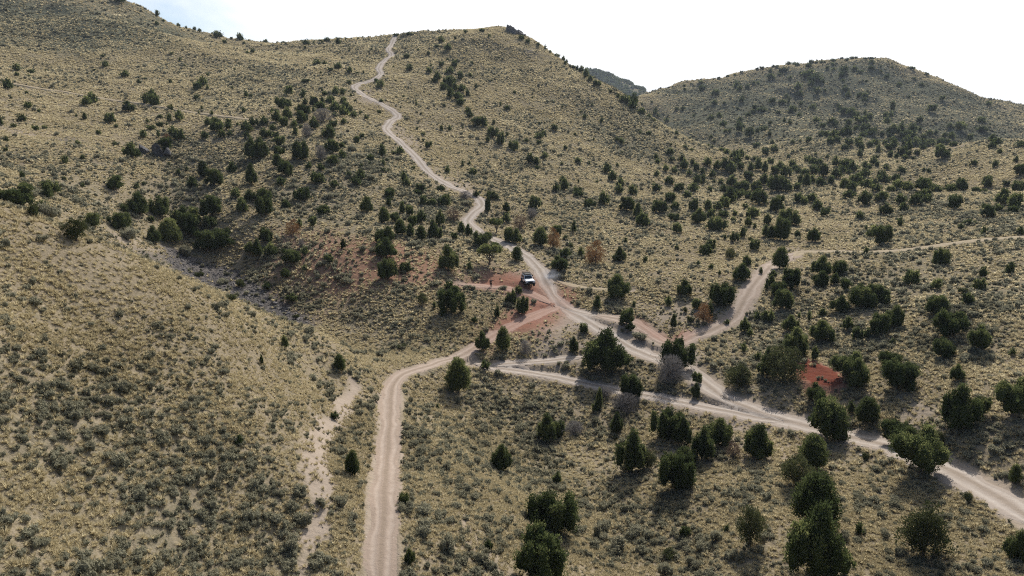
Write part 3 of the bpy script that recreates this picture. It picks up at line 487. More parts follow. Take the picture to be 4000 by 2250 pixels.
(3000,750): """65 160 110 120;150 260 150 120;90 370 130 160;20 360 60 100;220 345 40 50;335 380 100 100;230 85 70 70;272 95 50 50;330 80 60 60;368 145 80 80;423 185 60 56;605 55 76 56;716 105 96 100;850 75 84 70;997 95 66 66;1018 145 54 54;885 175 90 80;692 210 56 54;990 260 44 64;1112 105 80 80;1190 85 70 56;1170 40 80 50;1400 130 90 90;1645 195 90 86;1735 150 50 46;1755 100 90 100;1850 120 100 90;1840 165 50 50;1450 280 30 36;1510 250 60 34;1622 330 36 60;1900 325 36 50;790 350 90 90;862 405 125 135;735 475 40 56;655 345 30 26 s;738 290 16 36;85 585 110 155;395 640 130 140;400 720 120 110;530 635 120 105;500 700 60 80;573 750 80 90;170 740 140 150;34 645 50 50;20 720 50 90;75 800 110 110;105 900 140 150;15 990 40 90;410 940 46 54;305 975 28 70;232 955 18 44;1292 560 100 110;1080 705 96 100;1265 740 70 76;1615 645 48 66;1590 745 76 80;1460 770 70 50 o;1820 625 58 80;1505 855 78 78;710 885 180 140;700 770 80 70;790 840 130 130;870 850 90 100;540 915 120 115;597 1050 70 100;670 1130 70 100;743 1105 50 66;835 1090 140 150;955 1025 130 140;400 1140 170 155;1255 930 165 120;1340 1110 220 190;1475 1025 66 70;1585 1210 140 160;1315 1260 140 125;1415 1435 88 110;942 1150 32 36;1840 1235 34 50;165 1060 110 120;205 1260 200 220;345 1270 50 100;110 1460 280 270 o;610 1430 250 210;650 1500 160 220;900 1340 150 110;960 1525 260 220;1020 840 60 40 s;1400 880 60 40 s;1490 1290 110 60 s""",
(0,1500): "1810 465 70 70",
(1000,1500): """600 275 54 60;730 700 110 190;1120 905 90 80;1165 1370 80 110;1755 1255 70 70;1850 660 170 210;1370 190 26 40;150 1060 130 90 s;380 1080 110 110 s;650 920 120 90 s;290 1270 130 130 s;1130 970 130 90 s;1260 980 160 80 s;1280 1150 170 130 s;1440 1280 140 150 s;1250 530 110 80 s;1440 660 80 90 s;870 200 80 70 s;900 130 70 60 s;1150 400 100 60 s;1700 1370 120 100 s;470 1330 70 60 s""",
(2000,1500): """265 445 160 220;355 410 100 130;470 390 140 100 g;655 200 50 160;630 215 70 80;700 105 110 70 g;785 380 100 150;775 430 40 50 o;900 115 180 180;850 215 200 130 g;1160 430 230 240;1280 475 140 220;1430 590 170 250;1555 480 220 220;1665 580 110 140 d;1840 570 220 260;900 690 230 330;1310 660 190 170;1230 830 270 280;1020 640 110 130 o;340 755 66 90;300 1120 400 300;215 1540 390 410;1790 1250 200 290 o;1300 1160 80 80;1620 1115 40 50;1790 955 36 36;1385 110 70 110;690 1110 90 80 s;900 1160 150 100 s;1010 1170 100 80 s;800 1280 150 120 s;1540 1200 100 100 s;1440 1270 110 90 s;1400 1190 90 70 s;640 1150 60 100 s;1700 1330 100 80 s;1180 1340 120 90 o;1360 1400 120 90 s;150 200 110 70 s;60 360 100 70 s;1160 1460 130 120 s""",
(3000,1500): """355 150 140 130;435 445 310 320;735 330 150 200;620 225 44 80;1400 370 250 310;1600 250 110 120;1830 275 230 240;1905 70 80 100;985 480 260 180;1130 725 360 320;325 665 220 260;210 805 260 240 o;330 1110 310 390;330 1500 400 500;1160 1330 300 350 o;1855 1345 140 200;1850 765 70 120;1500 890 56 70 o;680 1140 50 80;1280 470 60 110 o;735 580 50 60 o;680 880 80 50 s;540 890 70 50 s;820 950 80 40 s;890 1160 90 70 s;700 940 60 40 s;560 1190 90 90 s;970 900 110 50 s""",
}
trees = []
for (tx, ty), s_ in TREES.items():
    for e in s_.replace("\n", "").split(";"):
        p = e.split()
        if len(p) < 4: continue
        x_, y_, w_, h_ = (float(q) / 1.932 for q in p[:4])
        trees.append([tx + x_, ty + y_, w_, h_, p[4] if len(p) > 4 else 'j'])
TX = np.array([t[:4] for t in trees]); TK = [t[4] for t in trees]
hx, hy, hz, hr = hit(TX[:, 0], TX[:, 1], far=2400)
_slant = np.hypot(hr, CAMZ - hz)
_dep = np.arctan2(CAMZ - hz, hr)
# pixel size to metres (height foreshortened by the view from above)
TW = TX[:, 2] * _slant / FPX
TH = TX[:, 3] * _slant / FPX
TH = np.maximum((TH - 0.32 * TW * np.sin(np.clip(_dep, 0, 1))) / np.cos(np.clip(_dep, 0, 1)), 0.45 * TW)
bad = np.isnan(hr)
print("trees", len(trees), "missed", int(bad.sum()), "TW pct", np.nanpercentile(TW, [5, 50, 95]), "TH", np.nanpercentile(TH, [5, 50, 95]))
# ------------------------------------------------------------------ plant meshes
class MB:
    """collects quads, tubes and blobs into one mesh"""
    def __init__(s): s.v, s.q, s.t, s.tone, s.n = [], [], [], [], 0
    def add(s, v_, q=None, t=None, tone=0.5):
        v_ = np.asarray(v_, float); s.v.append(v_)
        if q is not None and len(q): s.q.append(np.asarray(q) + s.n)
        if t is not None and len(t): s.t.append(np.asarray(t) + s.n)
        s.tone.append(np.broadcast_to(np.asarray(tone, float), (len(v_),)).copy()); s.n += len(v_)
    def sprays(s, c, axis, ln, wd, tone, r_):
        """leafy sprays: a tapered leaf-shaped quad each, standing along axis"""
        n_ = len(c); axis = axis / (np.linalg.norm(axis, axis=1)[:, None] + 1e-9)
        rnd = r_.normal(size=(n_, 3)); side = np.cross(axis, rnd); side /= np.linalg.norm(side, axis=1)[:, None] + 1e-9
        ln = np.broadcast_to(ln, (n_,))[:, None]; wd = np.broadcast_to(wd, (n_,))[:, None]
        bend = np.cross(axis, side) * ln * r_.uniform(-.25, .25, (n_, 1))
        v_ = np.stack([c - axis * ln * .45, c + side * wd * .5 + bend * .3, c + axis * ln * .55 + bend, c - side * wd * .5 + bend * .3], 1).reshape(-1, 3)
        s.add(v_, q=np.arange(n_ * 4).reshape(-1, 4), tone=np.repeat(np.broadcast_to(tone, (n_,)), 4))
    def tube(s, pts, rad, k=5, tone=.5):
        pts = np.asarray(pts, float); n_ = len(pts); d = np.gradient(pts, axis=0); d /= np.linalg.norm(d, axis=1)[:, None] + 1e-9
        a = np.cross(d, [.31, .17, .93]); a /= np.linalg.norm(a, axis=1)[:, None] + 1e-9; b = np.cross(d, a)
        th = np.arange(k) / k * 2 * math.pi; rad = np.broadcast_to(rad, (n_,))
        v_ = (pts[:, None] + rad[:, None, None] * (np.cos(th)[None, :, None] * a[:, None] + np.sin(th)[None, :, None] * b[:, None])).reshape(-1, 3)
        i = np.arange(n_ - 1)[:, None] * k; j = np.arange(k)[None]; jn = (j + 1) % k
        s.add(v_, q=np.stack([i + j, i + jn, i + k + jn, i + k + j], -1).reshape(-1, 4), tone=tone)
    def blob(s, c, rx, rz, r_, tone=.5, nu=8, nv=6):
        th = np.arange(nu) / nu * 2 * math.pi; ph = (np.arange(nv) + .5) / nv * math.pi
        v_ = np.stack([np.outer(np.sin(ph), np.cos(th)) * rx, np.outer(np.sin(ph), np.sin(th)) * rx, np.outer(np.cos(ph), np.ones(nu)) * rz], -1).reshape(-1, 3)
        v_ = v_ * r_.uniform(.8, 1.12, (len(v_), 1)) + c
        i = np.arange(nv - 1)[:, None] * nu; j = np.arange(nu)[None]; jn = (j + 1) % nu
        s.add(v_, q=np.stack([i + j, i + nu + j, i + nu + jn, i + jn], -1).reshape(-1, 4), tone=tone)
    def mesh(s, name, m, smooth=False):
        me = bpy.data.meshes.new(name); v_ = np.vstack(s.v)
        f_ = (np.vstack(s.q).tolist() if s.q else []) + (np.vstack(s.t).tolist() if s.t else [])
        me.from_pydata(v_.tolist(), [], f_)
        at = me.attributes.new('tone', 'FLOAT', 'POINT'); at.data.foreach_set('value', np.concatenate(s.tone).astype(np.float32))
        if smooth: me.polygons.foreach_set('use_smooth', np.ones(len(me.polygons), bool))
        me.materials.append(m); me.update()
        return me
    def build(s, name, m, parent=None, smooth=False):
        o = bpy.data.objects.new(name, s.mesh(name, m, smooth)); C.objects.link(o)
        if parent is not None: o.parent = parent
        return o

def leaf_material(name, dark, mid, light, trans=0.25, hue=0.5):
    m = bpy.data.materials.new(name); m.use_nodes = True; t = m.node_tree; t.nodes.clear(); g = G(t)
    tone = g.attr('tone').outputs['Fac']; rnd = g.n('ShaderNodeObjectInfo').outputs['Random']
    pn = g.noise(g.n('ShaderNodeObjectInfo').outputs['Location'], .07, 4, .6)
    k = g.math('ADD', g.math('MULTIPLY', tone, .6), g.math('MULTIPLY', rnd, .2)); k = g.math('ADD', k, g.math('MULTIPLY_ADD', pn, 1.2, -.5))
    c = g.mix(g.ramp(k, .0, .5), dark, mid); c = g.mix(g.ramp(k, .5, 1.0), c, light)
    d = g.n('ShaderNodeBsdfDiffuse'); g.set(d.inputs['Color'], c)
    tr = g.n('ShaderNodeBsdfTranslucent'); g.set(tr.inputs['Color'], c)
    mxs = g.n('ShaderNodeMixShader'); mxs.inputs[0].default_value = trans
    t.links.new(d.outputs[0], mxs.inputs[1]); t.links.new(tr.outputs[0], mxs.inputs[2])
    o = g.n('ShaderNodeOutputMaterial'); t.links.new(mxs.outputs[0], o.inputs['Surface'])
    return m
M_JUN = leaf_material("juniper_foliage", rgb(.026, .038, .015), rgb(.082, .104, .04), rgb(.27, .285, .11), .45)
M_OLIVE = leaf_material("olive_shrub_foliage", rgb(.045, .055, .024), rgb(.085, .095, .042), rgb(.16, .165, .075), .3)
M_SAGE = leaf_material("sagebrush_foliage", rgb(.165, .157, .105), rgb(.28, .267, .187), rgb(.41, .395, .29), .5)
M_STRAW = leaf_material("dry_grass", rgb(.37, .315, .188), rgb(.56, .482, .305), rgb(.71, .63, .43), .5)
M_RUST = leaf_material("rusty_dead_foliage", rgb(.12, .065, .03), rgb(.24, .13, .06), rgb(.36, .22, .11), .3)
M_DULL = leaf_material("dull_dead_foliage", rgb(.075, .055, .042), rgb(.15, .105, .078), rgb(.24, .175, .13), .25)
M_GREY = leaf_material("bare_twigs", rgb(.15, .135, .125), rgb(.25, .23, .215), rgb(.36, .335, .32), .2)
def bark_material():
    m, t, b = mat("juniper_bark"); g = G(t); co = g.n('ShaderNodeTexCoord').outputs['Object']
    g.set(b.inputs['Base Color'], g.mix(g.noise(co, 14, 4, .7), rgb(.07, .055, .045), rgb(.20, .16, .13)))
    return m
M_BARK = bark_material()

def juniper_shape(seed, kind):
    """plumes (centre, radius, half height) of one crown, unit width and height"""
    r_ = np.random.default_rng(seed); pl = []
    if kind == 'cone':
        pl += [((0, 0, .45), .24, .44), ((r_.uniform(-.06, .06), r_.uniform(-.06, .06), .72), .15, .29)]
        for k in range(12):
            a = k * .9 + r_.uniform(0, .6); d = r_.uniform(.16, .33); top = r_.uniform(.48, .92) * (1.15 - 1.3 * d); hh = top * r_.uniform(.38, .5); pl.append(((d * math.cos(a), d * math.sin(a), top - hh), r_.uniform(.09, .16), hh))
    elif kind == 'round':
        pl += [((0, 0, .46), .30, .43)]
        for k in range(15):
            a = k * .72 + r_.uniform(0, .5); d = r_.uniform(.16, .38); top = r_.uniform(.45, 1.0) * (1.2 - .8 * d); hh = min(top * .5, r_.uniform(.16, .30)); pl.append(((d * math.cos(a), d * math.sin(a), top - hh), r_.uniform(.10, .17), hh))
    elif kind == 'multi':
        for k in range(11):
            a = k * .8 + r_.uniform(0, .7); d = r_.uniform(.12, .38); hh = r_.uniform(.24, .47) * (1.12 - .6 * d); pl.append(((d * math.cos(a), d * math.sin(a), hh + .02), r_.uniform(.10, .16), hh))
        pl.append(((r_.uniform(-.08, .08), r_.uniform(-.08, .08), .46), .18, .44))
    elif kind == 'slim':
        pl += [((0, 0, .46), .36, .44), ((.05, .0, .72), .24, .28), ((-.12, .1, .4), .25, .34), ((.15, -.1, .32), .26, .30)]
    elif kind == 'raised':
        for k in range(8):
            a = k * .8 + r_.uniform(0, .6); d = r_.uniform(.12, .36); pl.append(((d * math.cos(a), d * math.sin(a), r_.uniform(.58, .80)), r_.uniform(.15, .23), r_.uniform(.13, .2)))
    return pl, r_
def juniper_crown(name, seed, kind, nleaf, leaf, m, core=True, loose=1.0, tone_lo=.1):
    pl, r_ = juniper_shape(seed, kind); mb = MB()
    vol = np.array([p[1] * p[2] for p in pl]); cnt = np.maximum(6, nleaf * vol / vol.sum()).astype(int)
    for (c, rx, rz), n_ in zip(pl, cnt):
        c = np.array(c); pt = r_.uniform(0, 1)
        nc = max(5, n_ // 9)                                     # sprays gather in clumps
        dv = r_.normal(size=(nc, 3)); dv /= np.linalg.norm(dv, axis=1)[:, None]; dv[:, 2] = np.where(dv[:, 2] < -.75, -dv[:, 2], dv[:, 2])
        cc = c + dv * np.array([rx, rx, rz]) * r_.uniform(.74, 1.06, (nc, 1))
        ct = r_.uniform(-.3, .3, nc)
        i = r_.integers(0, nc, n_)
        p = cc[i] + r_.normal(size=(n_, 3)) * leaf * .62 * loose
        p[:, 2] = np.maximum(p[:, 2], .015)
        ax = dv[i] * .8 + np.array([0, 0, .9]) + r_.normal(size=(n_, 3)) * .55
        mb.sprays(p, ax, leaf * r_.uniform(.8, 1.5, n_), leaf * r_.uniform(.4, .75, n_), np.clip(tone_lo + .8 * pt + ct[i] + r_.normal(size=n_) * .14, 0, 1), r_)
        if core: mb.blob(c, rx * .74, rz * .78, r_, tone=.35)
    al = np.vstack(mb.v); wx = np.percentile(np.hypot(al[:, 0], al[:, 1]), 96); hz1 = np.percentile(al[:, 2], 99.6)
    mb.v = [v_ * [.5 / wx, .5 / wx, 1 / hz1] for v_ in mb.v]
    return mb.mesh(name, m)
def juniper_trunk(name, seed, kind, m=None):
    pl, r_ = juniper_shape(seed, kind); mb = MB()
    top = .62; z = np.linspace(-.12, top, 7); wob = np.cumsum(r_.normal(size=(7, 2)) * .012, axis=0); wob -= wob[1]
    tr = np.column_stack([wob, z]); mb.tube(tr, np.linspace(.05, .014, 7), 7)
    for c, rx, rz in pl:
        z0 = r_.uniform(.08, .3); a = np.array([np.interp(z0, z, wob[:, 0]), np.interp(z0, z, wob[:, 1]), z0]); e = np.array(c) + [0, 0, rz * .3]
        t_ = np.linspace(0, 1, 5)[:, None]; pts = a + (e - a) * t_; pts[:, 2] -= (t_ * (1 - t_) * .15)[:, 0]
        mb.tube(pts, np.linspace(.022, .006, 5), 5)
    return mb.mesh(name, m or M_BARK, True)
def bare_tree(name, seed, m, dens=1.0):
    """branches and twigs of a leafless shrub"""
    r_ = np.random.default_rng(seed); mb = MB()
    for k in range(int(16 * dens)):
        a = r_.uniform(0, 6.28); el = r_.uniform(.35, 1.45); ln = r_.uniform(.45, .62) / max(.55, math.sin(el)) * .9
        d = np.array([math.cos(a) * math.cos(el) * .9, math.sin(a) * math.cos(el) * .9, math.sin(el) * 1.25])
        t_ = np.linspace(0, 1, 6)[:, None]; pts = d * ln * t_ + np.cumsum(r_.normal(size=(6, 3)) * .012, axis=0); pts[0] = (0, 0, -.04)
        mb.tube(pts, np.linspace(.016, .004, 6), 4, tone=r_.uniform(.2, .7))
        for q in range(9):
            s0 = r_.uniform(.3, 1); p0 = d * ln * s0; dd = d + r_.normal(size=3) * .55; l2 = r_.uniform(.12, .3)
            tw = np.linspace(0, 1, 3)[:, None]; mb.tube(p0 + dd * l2 * tw, np.array([.006, .004, .002]), 3, tone=r_.uniform(.2, .8))
    n_ = int(1100 * dens); a = r_.uniform(0, 6.28, n_); rr_ = np.sqrt(r_.uniform(0, 1, n_)); zz = r_.uniform(.15, 1, n_)
    env = np.sqrt(np.clip(1 - ((zz - .45) / .6) ** 2, 0, 1)) * .48
    p = np.column_stack([np.cos(a) * rr_ * env, np.sin(a) * rr_ * env, zz])
    mb.sprays(p, p - [0, 0, .1] + r_.normal(size=(n_, 3)) * .3, .13, .012, r_.uniform(0, 1, n_), r_)
    return mb.mesh(name, m)
def dome_shrub(name, seed, n_, leaf, m, core=True, spiky=.6):
    r_ = np.random.default_rng(seed); mb = MB(); k = 7
    a = r_.uniform(0, 6.28, k); d = np.sqrt(r_.uniform(0, 1, k)) * .30
    cen = np.column_stack([np.cos(a) * d, np.sin(a) * d, r_.uniform(.25, .45, k)]); rad = r_.uniform(.16, .27, k)
    tn = r_.uniform(-.2, .2, k)
    i = r_.integers(0, k, n_); dv = r_.normal(size=(n_, 3)); dv /= np.linalg.norm(dv, axis=1)[:, None]; dv[:, 2] = np.abs(dv[:, 2]) * 1.1 - .25
    p = cen[i] + dv * rad[i][:, None] * np.array([1, 1, 1.45]) * r_.uniform(.75, 1.08, (n_, 1)); p[:, 2] = np.maximum(p[:, 2], .02)
    mb.sprays(p, dv + [0, 0, spiky] + r_.normal(size=(n_, 3)) * .4, leaf * r_.uniform(.8, 1.5, n_), leaf * r_.uniform(.35, .7, n_), np.clip(.5 + tn[i] + r_.normal(size=n_) * .2, 0, 1), r_)
    if core:
        for q in range(k): mb.blob(cen[q] - [0, 0, .06], rad[q] * .72, rad[q] * 1.0, r_, .3, 6, 5)
    return mb.mesh(name, m)
def shrub_stems(name, seed):
    r_ = np.random.default_rng(seed); mb = MB()
    for q in range(7):
        a = r_.uniform(0, 6.28); e = np.array([math.cos(a) * .28, math.sin(a) * .28, r_.uniform(.35, .6)]); t_ = np.linspace(0, 1, 4)[:, None]
        mb.tube(np.array([0, 0, -.06]) + (e + [0, 0, .06]) * t_ + r_.normal(size=(4, 3)) * .015, np.linspace(.022, .008, 4), 4)
    return mb.mesh(name, M_BARK)
def grass_tuft(name, seed, n_, m, wid=.05):
    r_ = np.random.default_rng(seed); mb = MB()
    a = r_.uniform(0, 6.28, n_); lean = np.sqrt(r_.uniform(0.02, 1, n_)) * .95; ln = r_.uniform(.6, 1.05, n_)
    d = np.column_stack([np.cos(a) * np.sin(lean), np.sin(a) * np.sin(lean), np.cos(lean)])
    b0 = np.column_stack([np.cos(a) * .12 * r_.uniform(0, 1, n_), np.sin(a) * .12 * r_.uniform(0, 1, n_), np.full(n_, -.05)])
    sd = np.column_stack([-np.sin(a), np.cos(a), r_.uniform(-.3, .3, n_)]) * wid
    m1 = b0 + d * ln[:, None] * .6; m1[:, 2] += .06; tp = b0 + d * ln[:, None]; tp[:, 2] -= .10 * lean
    v_ = np.stack([b0 - sd * .5, b0 + sd * .5, m1 + sd * .5, m1 - sd * .5, tp], 1).reshape(-1, 3); i = np.arange(n_) * 5
    tn = np.repeat(np.clip(r_.normal(.5, .22, n_), 0, 1), 5)
    mb.add(v_, q=np.column_stack([i, i + 1, i + 2, i + 3]), t=np.column_stack([i + 3, i + 2, i + 4]), tone=tn)
    return mb.mesh(name, m)

# ------------------------------------------------------------------ uncountable cover: points that carry small plants
def proto(name, me):
    o = bpy.data.objects.new(name, me); return o
def stuff(name, label, cat, x, y, z, rot, scl, pick, protos):
    col = bpy.data.collections.new(name + "_kinds")
    for k, p in enumerate(protos):
        p.name = "%s_%02d" % (name, k); col.objects.link(p)
    me = bpy.data.meshes.new(name); n_ = len(x); me.vertices.add(n_)
    me.vertices.foreach_set('co', np.column_stack([x, y, z]).ravel())
    for nm_, ty, val, key in (('spin', 'FLOAT_VECTOR', rot, 'vector'), ('size', 'FLOAT_VECTOR', scl, 'vector'), ('pick', 'INT', pick, 'value')):
        at = me.attributes.new(nm_, ty, 'POINT'); at.data.foreach_set(key, np.ascontiguousarray(val, dtype=np.int32 if ty == 'INT' else np.float32).ravel())
    o = bpy.data.objects.new(name, me); C.objects.link(o)
    ng_ = bpy.data.node_groups.new(name, 'GeometryNodeTree')
    ng_.interface.new_socket("Geometry", in_out='INPUT', socket_type='NodeSocketGeometry'); ng_.interface.new_socket("Geometry", in_out='OUTPUT', socket_type='NodeSocketGeometry')
    nn = ng_.nodes.new; gi, go = nn('NodeGroupInput'), nn('NodeGroupOutput'); ins = nn('GeometryNodeInstanceOnPoints'); ci = nn('GeometryNodeCollectionInfo')
    ci.inputs['Collection'].default_value = col; ci.inputs['Separate Children'].default_value = True; ci.inputs['Reset Children'].default_value = True
    def na(nm_, ty):
        a_ = nn('GeometryNodeInputNamedAttribute'); a_.data_type = ty; a_.inputs['Name'].default_value = nm_
        return [s_ for s_ in a_.outputs if s_.enabled and s_.name == 'Attribute'][0]
    lk = ng_.links.new
    lk(gi.outputs[0], ins.inputs['Points']); lk(ci.outputs[0], ins.inputs['Instance']); ins.inputs['Pick Instance'].default_value = True
    lk(na('pick', 'INT'), ins.inputs['Instance Index']); lk(na('spin', 'FLOAT_VECTOR'), ins.inputs['Rotation']); lk(na('size', 'FLOAT_VECTOR'), ins.inputs['Scale'])
    lk(ins.outputs[0], go.inputs[0])
    md = o.modifiers.new("plants", 'NODES'); md.node_group = ng_
    o['kind'] = 'stuff'; o['label'] = label; o['category'] = cat
    return o

KG = (ZG - CAMZ) / RG
CM = np.maximum.accumulate(KG, axis=1)
def in_sight(x, y, marg=0.012): return (ground(x, y) - CAMZ) / np.hypot(x, y) > grid_sample(CM, x, y) - marg
def scatter(n_, r0, r1, half=43):
    u = R(half) * rng.uniform(-1, 1, n_); r_ = np.sqrt(rng.uniform(r0 * r0, r1 * r1, n_))
    return r_ * np.sin(u), r_ * np.cos(u)
AREA = lambda r0, r1: R(43) * (r1 * r1 - r0 * r0)
def cover(bands, kindfn):
    X, Y, S = [], [], []
    for r0, r1, dens, up in bands:
        x, y = scatter(int(AREA(r0, r1) * dens), r0, r1)
        k = kindfn(x, y) > rng.uniform(0, 1, len(x)); x, y = x[k], y[k]
        k = in_sight(x, y); X.append(x[k]); Y.append(y[k]); S.append(np.full(k.sum(), up))
    return map(np.concatenate, (X, Y, S))
def offroad(x, y):
    d = grid_sample(DIST, x, y) / (grid_sample(WR, x, y) * .5)
    return sstep(1.0, 1.5, d + .5 * (vnoise(x / 1.7, y / 1.7) - .5))
def gaps(x, y): return .25 + .75 * sstep(.34, .50, .5 + 1.1 * fbm(x / 9 + 70, y / 9 + 20, 4))
def f_sage(x, y):
    s_ = grid_sample(msage, x, y); pat = sstep(.40, .62, .5 + fbm(x / 5, y / 5, 3) * 1.0 + .9 * fbm(x / 26 + 3, y / 26, 3) + .16 * s_)
    big = .35 + 1.3 * sstep(.3, .7, .5 + 1.3 * fbm(x / 70 + 11, y / 70 + 5, 3))
    return np.minimum(1, (.08 + .30 * s_ + (.32 + .45 * s_) * pat) * (big + s_ * (1 - big) * .6)) * gaps(x, y) * offroad(x, y) * (1 - .93 * grid_sample(mbare, x, y)) * (1 - .5 * grid_sample(mrock, x, y)) * (1 - .93 * sstep(.4, .8, grid_sample(mred, x, y)))
def f_grass(x, y):
    s_ = grid_sample(msage, x, y); pat = sstep(.36, .62, .5 + fbm(x / 4 + 40, y / 4, 3) * 1.2)
    return (.5 + .5 * pat) * (.4 + .6 * gaps(x + 31, y + 57)) * (1 - (.5 + .42 * sstep(450, 600, np.hypot(x, y))) * s_) * offroad(x, y) * (1 - .9 * grid_sample(mbare, x, y)) * (1 - .97 * grid_sample(mrock, x, y)) * (1 - .93 * sstep(.4, .8, grid_sample(mred, x, y)))
def tilt(n_, a=.15): return np.column_stack([rng.normal(0, a, n_), rng.normal(0, a, n_), rng.uniform(0, 6.28, n_)])

sg_near = [proto("s", dome_shrub("sagebrush", 100 + k, 110, .13, M_SAGE)) for k in range(4)]
sg_far = [proto("s", dome_shrub("sagebrush", 140 + k, 26, .26, M_SAGE)) for k in range(3)]
x, y, up = cover([(30, 75, 5.8, .66), (75, 130, 4.6, .74), (130, 260, 2.3, .92), (260, 480, .9, 1.05), (480, 950, .32, 1.35)], f_sage)
n_ = len(x); r_ = np.hypot(x, y)
sz = np.clip(rng.lognormal(-.28, .42, n_), .3, 2.0) * up
pick = np.where(r_ < 135, rng.integers(0, 4, n_), 4 + rng.integers(0, 3, n_))
print("sage", n_)
stuff("sagebrush_cover", "low grey-green sagebrush scattered all over the dry hillsides", "sagebrush", x, y, ground(x, y) - .03, tilt(n_, .1), np.column_stack([sz, sz * rng.uniform(.8, 1.2, n_), sz * rng.uniform(.65, 1.05, n_)]), pick, sg_near + sg_far)
gr_near = [proto("g", grass_tuft("bunch_grass", 200 + k, 46, M_STRAW, .06)) for k in range(4)]
gr_far = [proto("g", grass_tuft("bunch_grass", 240 + k, 13, M_STRAW, .2)) for k in range(3)]
x, y, up = cover([(30, 75, 25, .34), (75, 130, 10.5, .42), (130, 260, 5.2, .5), (260, 480, 2.6, .65), (480, 950, .5, .95)], f_grass)
n_ = len(x); r_ = np.hypot(x, y)
sz = np.clip(rng.lognormal(-.05, .3, n_), .45, 2.0) * up
pick = np.where(r_ < 115, rng.integers(0, 4, n_), 4 + rng.integers(0, 3, n_))
print("grass", n_)
stuff("bunch_grass", "dry straw-coloured bunch grass covering the slopes in tufts", "grass", x, y, ground(x, y) - .02, tilt(n_, .15), np.column_stack([sz, sz, sz * rng.uniform(.75, 1.1, n_)]), pick, gr_near + gr_far)
# ------------------------------------------------------------------ junipers and larger shrubs, one by one
MARKS = [("the white off-road car", 2062, 1112), ("the standing person", 1918, 1115), ("the brown marker post", 1721, 1366), ("the dirt road's sharp bend", 1540, 1470),
 ("the red dirt mound", 3205, 1475), ("the side road's orange dead juniper", 2745, 1235), ("the pale tan dead juniper", 2326, 1000), ("the orange juniper behind the car", 2160, 935),
 ("the side road's fork", 2625, 1345), ("the central summit's rocky knob", 1990, 120), ("the dark cliff", 575, 595), ("the hill road's wide hairpin", 1385, 345),
 ("the hill road's top end", 1540, 150), ("the hill road's narrow S-bend", 1860, 840), ("the thin far track's end", 3110, 995), ("the blue hill", 2400, 340),
 ("the right hill's summit", 3390, 230), ("the right hill's pale shoulder", 3690, 580), ("the bottom right corner", 4000, 2250), ("the bottom left corner", 0, 2250),
 ("the top left corner", 0, 0), ("the right edge's middle", 4000, 1125), ("the left edge's middle", 0, 1125), ("the bottom edge's middle", 2000, 2250),
 ("the bare shrub below the fork", 2615, 1470), ("the pale cut bank", 1230, 1850), ("the grey crest rock band", 880, 1130), ("the lower track's middle", 2300, 1500),
 ("the right road's end", 4000, 2000), ("the far track's middle", 3550, 975), ("the side road's outer bend", 2900, 1180), ("the dense valley thicket", 2950, 720), ("the white boulder", 3362, 1783), ("the far track's right end", 4000, 925), ("the grassy track's left end", 0, 325), ("the red slope's orange juniper", 1148, 900)]
ORD = ["first", "second", "third", "fourth", "fifth", "sixth", "seventh", "eighth", "ninth", "tenth", "eleventh", "twelfth", "thirteenth", "fourteenth", "fifteenth", "sixteenth", "seventeenth", "eighteenth", "nineteenth", "twentieth"]
DIRS = ["right of", "up and right of", "above", "up and left of", "left of", "down and left of", "below", "down and right of"]
DEADLAB = {(655, 562): "rusty orange dead juniper on the left slope behind dark cliff", (1148, 921): "small rusty brown dead juniper on the red gully slope",
 (2160, 973): "slim orange dead juniper beside green one above the car", (2326, 1037): "pale tan dead juniper standing alone on the grassy slope", (2745, 1268): "bright orange dead juniper next to the inner bend of side road",
 (1264, 481): "wide bare grey shrub inside the upper juniper thicket", (1199, 538): "narrow bare grey shrub at the thicket's lower left", (1254, 629): "bare grey shrub between two junipers in mid slope brush",
 (1818, 781): "low bare grey shrub at the road's inner S-bend", (1179, 967): "tiny bare twiggy shrub above the red dirt slope", (2078, 854): "bare grey shrub under a juniper on the central slope",
 (2052, 1394): "bare dark shrub on the mound above the lower track", (2616, 1508): "large bare grey shrub in front of juniper below the road fork", (2243, 1702): "rounded bare grey shrub right of the gully juniper",
 (2362, 1554): "small bare shrub behind the slender juniper under the lower track", (2440, 1611): "wide bare grey shrub at the foot of a lower track juniper",
 (1771, 869): "dull brown dying juniper left of the road's S-bend", (2031, 900): "broad reddish brown dead juniper beside hill road", (2862, 1800): "pinkish brown dead bush between two large green junipers"}
def places(idx, word):
    """for every plant of one sort: which of that sort it is, counted outwards from a landmark"""
    P_ = TX[idx].copy(); P_[:, 1] -= P_[:, 3] * .4
    best = {}
    cand = []
    for nm_, mx_, my_ in MARKS:
        dx, dy = P_[:, 0] - mx_, my_ - P_[:, 1]; d = np.hypot(dx, dy); sec = (np.round(np.degrees(np.arctan2(dy, dx)) / 45).astype(int)) % 8
        for s_ in range(8):
            j = np.nonzero(sec == s_)[0]; j = j[np.argsort(d[j])]
            for k, q in enumerate(j[:20]): cand.append((k * 60 + d[q] * .25, q, f"{ORD[k]} {DIRS[s_]} {nm_}"))
    for c_, q, tx_ in sorted(cand):
        if q not in best: best[q] = tx_
    return {idx[q]: best.get(q, "") for q in range(len(idx))}
for i in range(len(trees)):
    if TK[i] == 'o' and TH[i] > 2.0: TK[i] = trees[i][4] = 'y'
is_j = [i for i in range(len(trees)) if TK[i] in 'jtuy']
is_s = [i for i in range(len(trees)) if TK[i] in 'so']
where = {**places(is_j, "juniper"), **places(is_s, "shrub")}

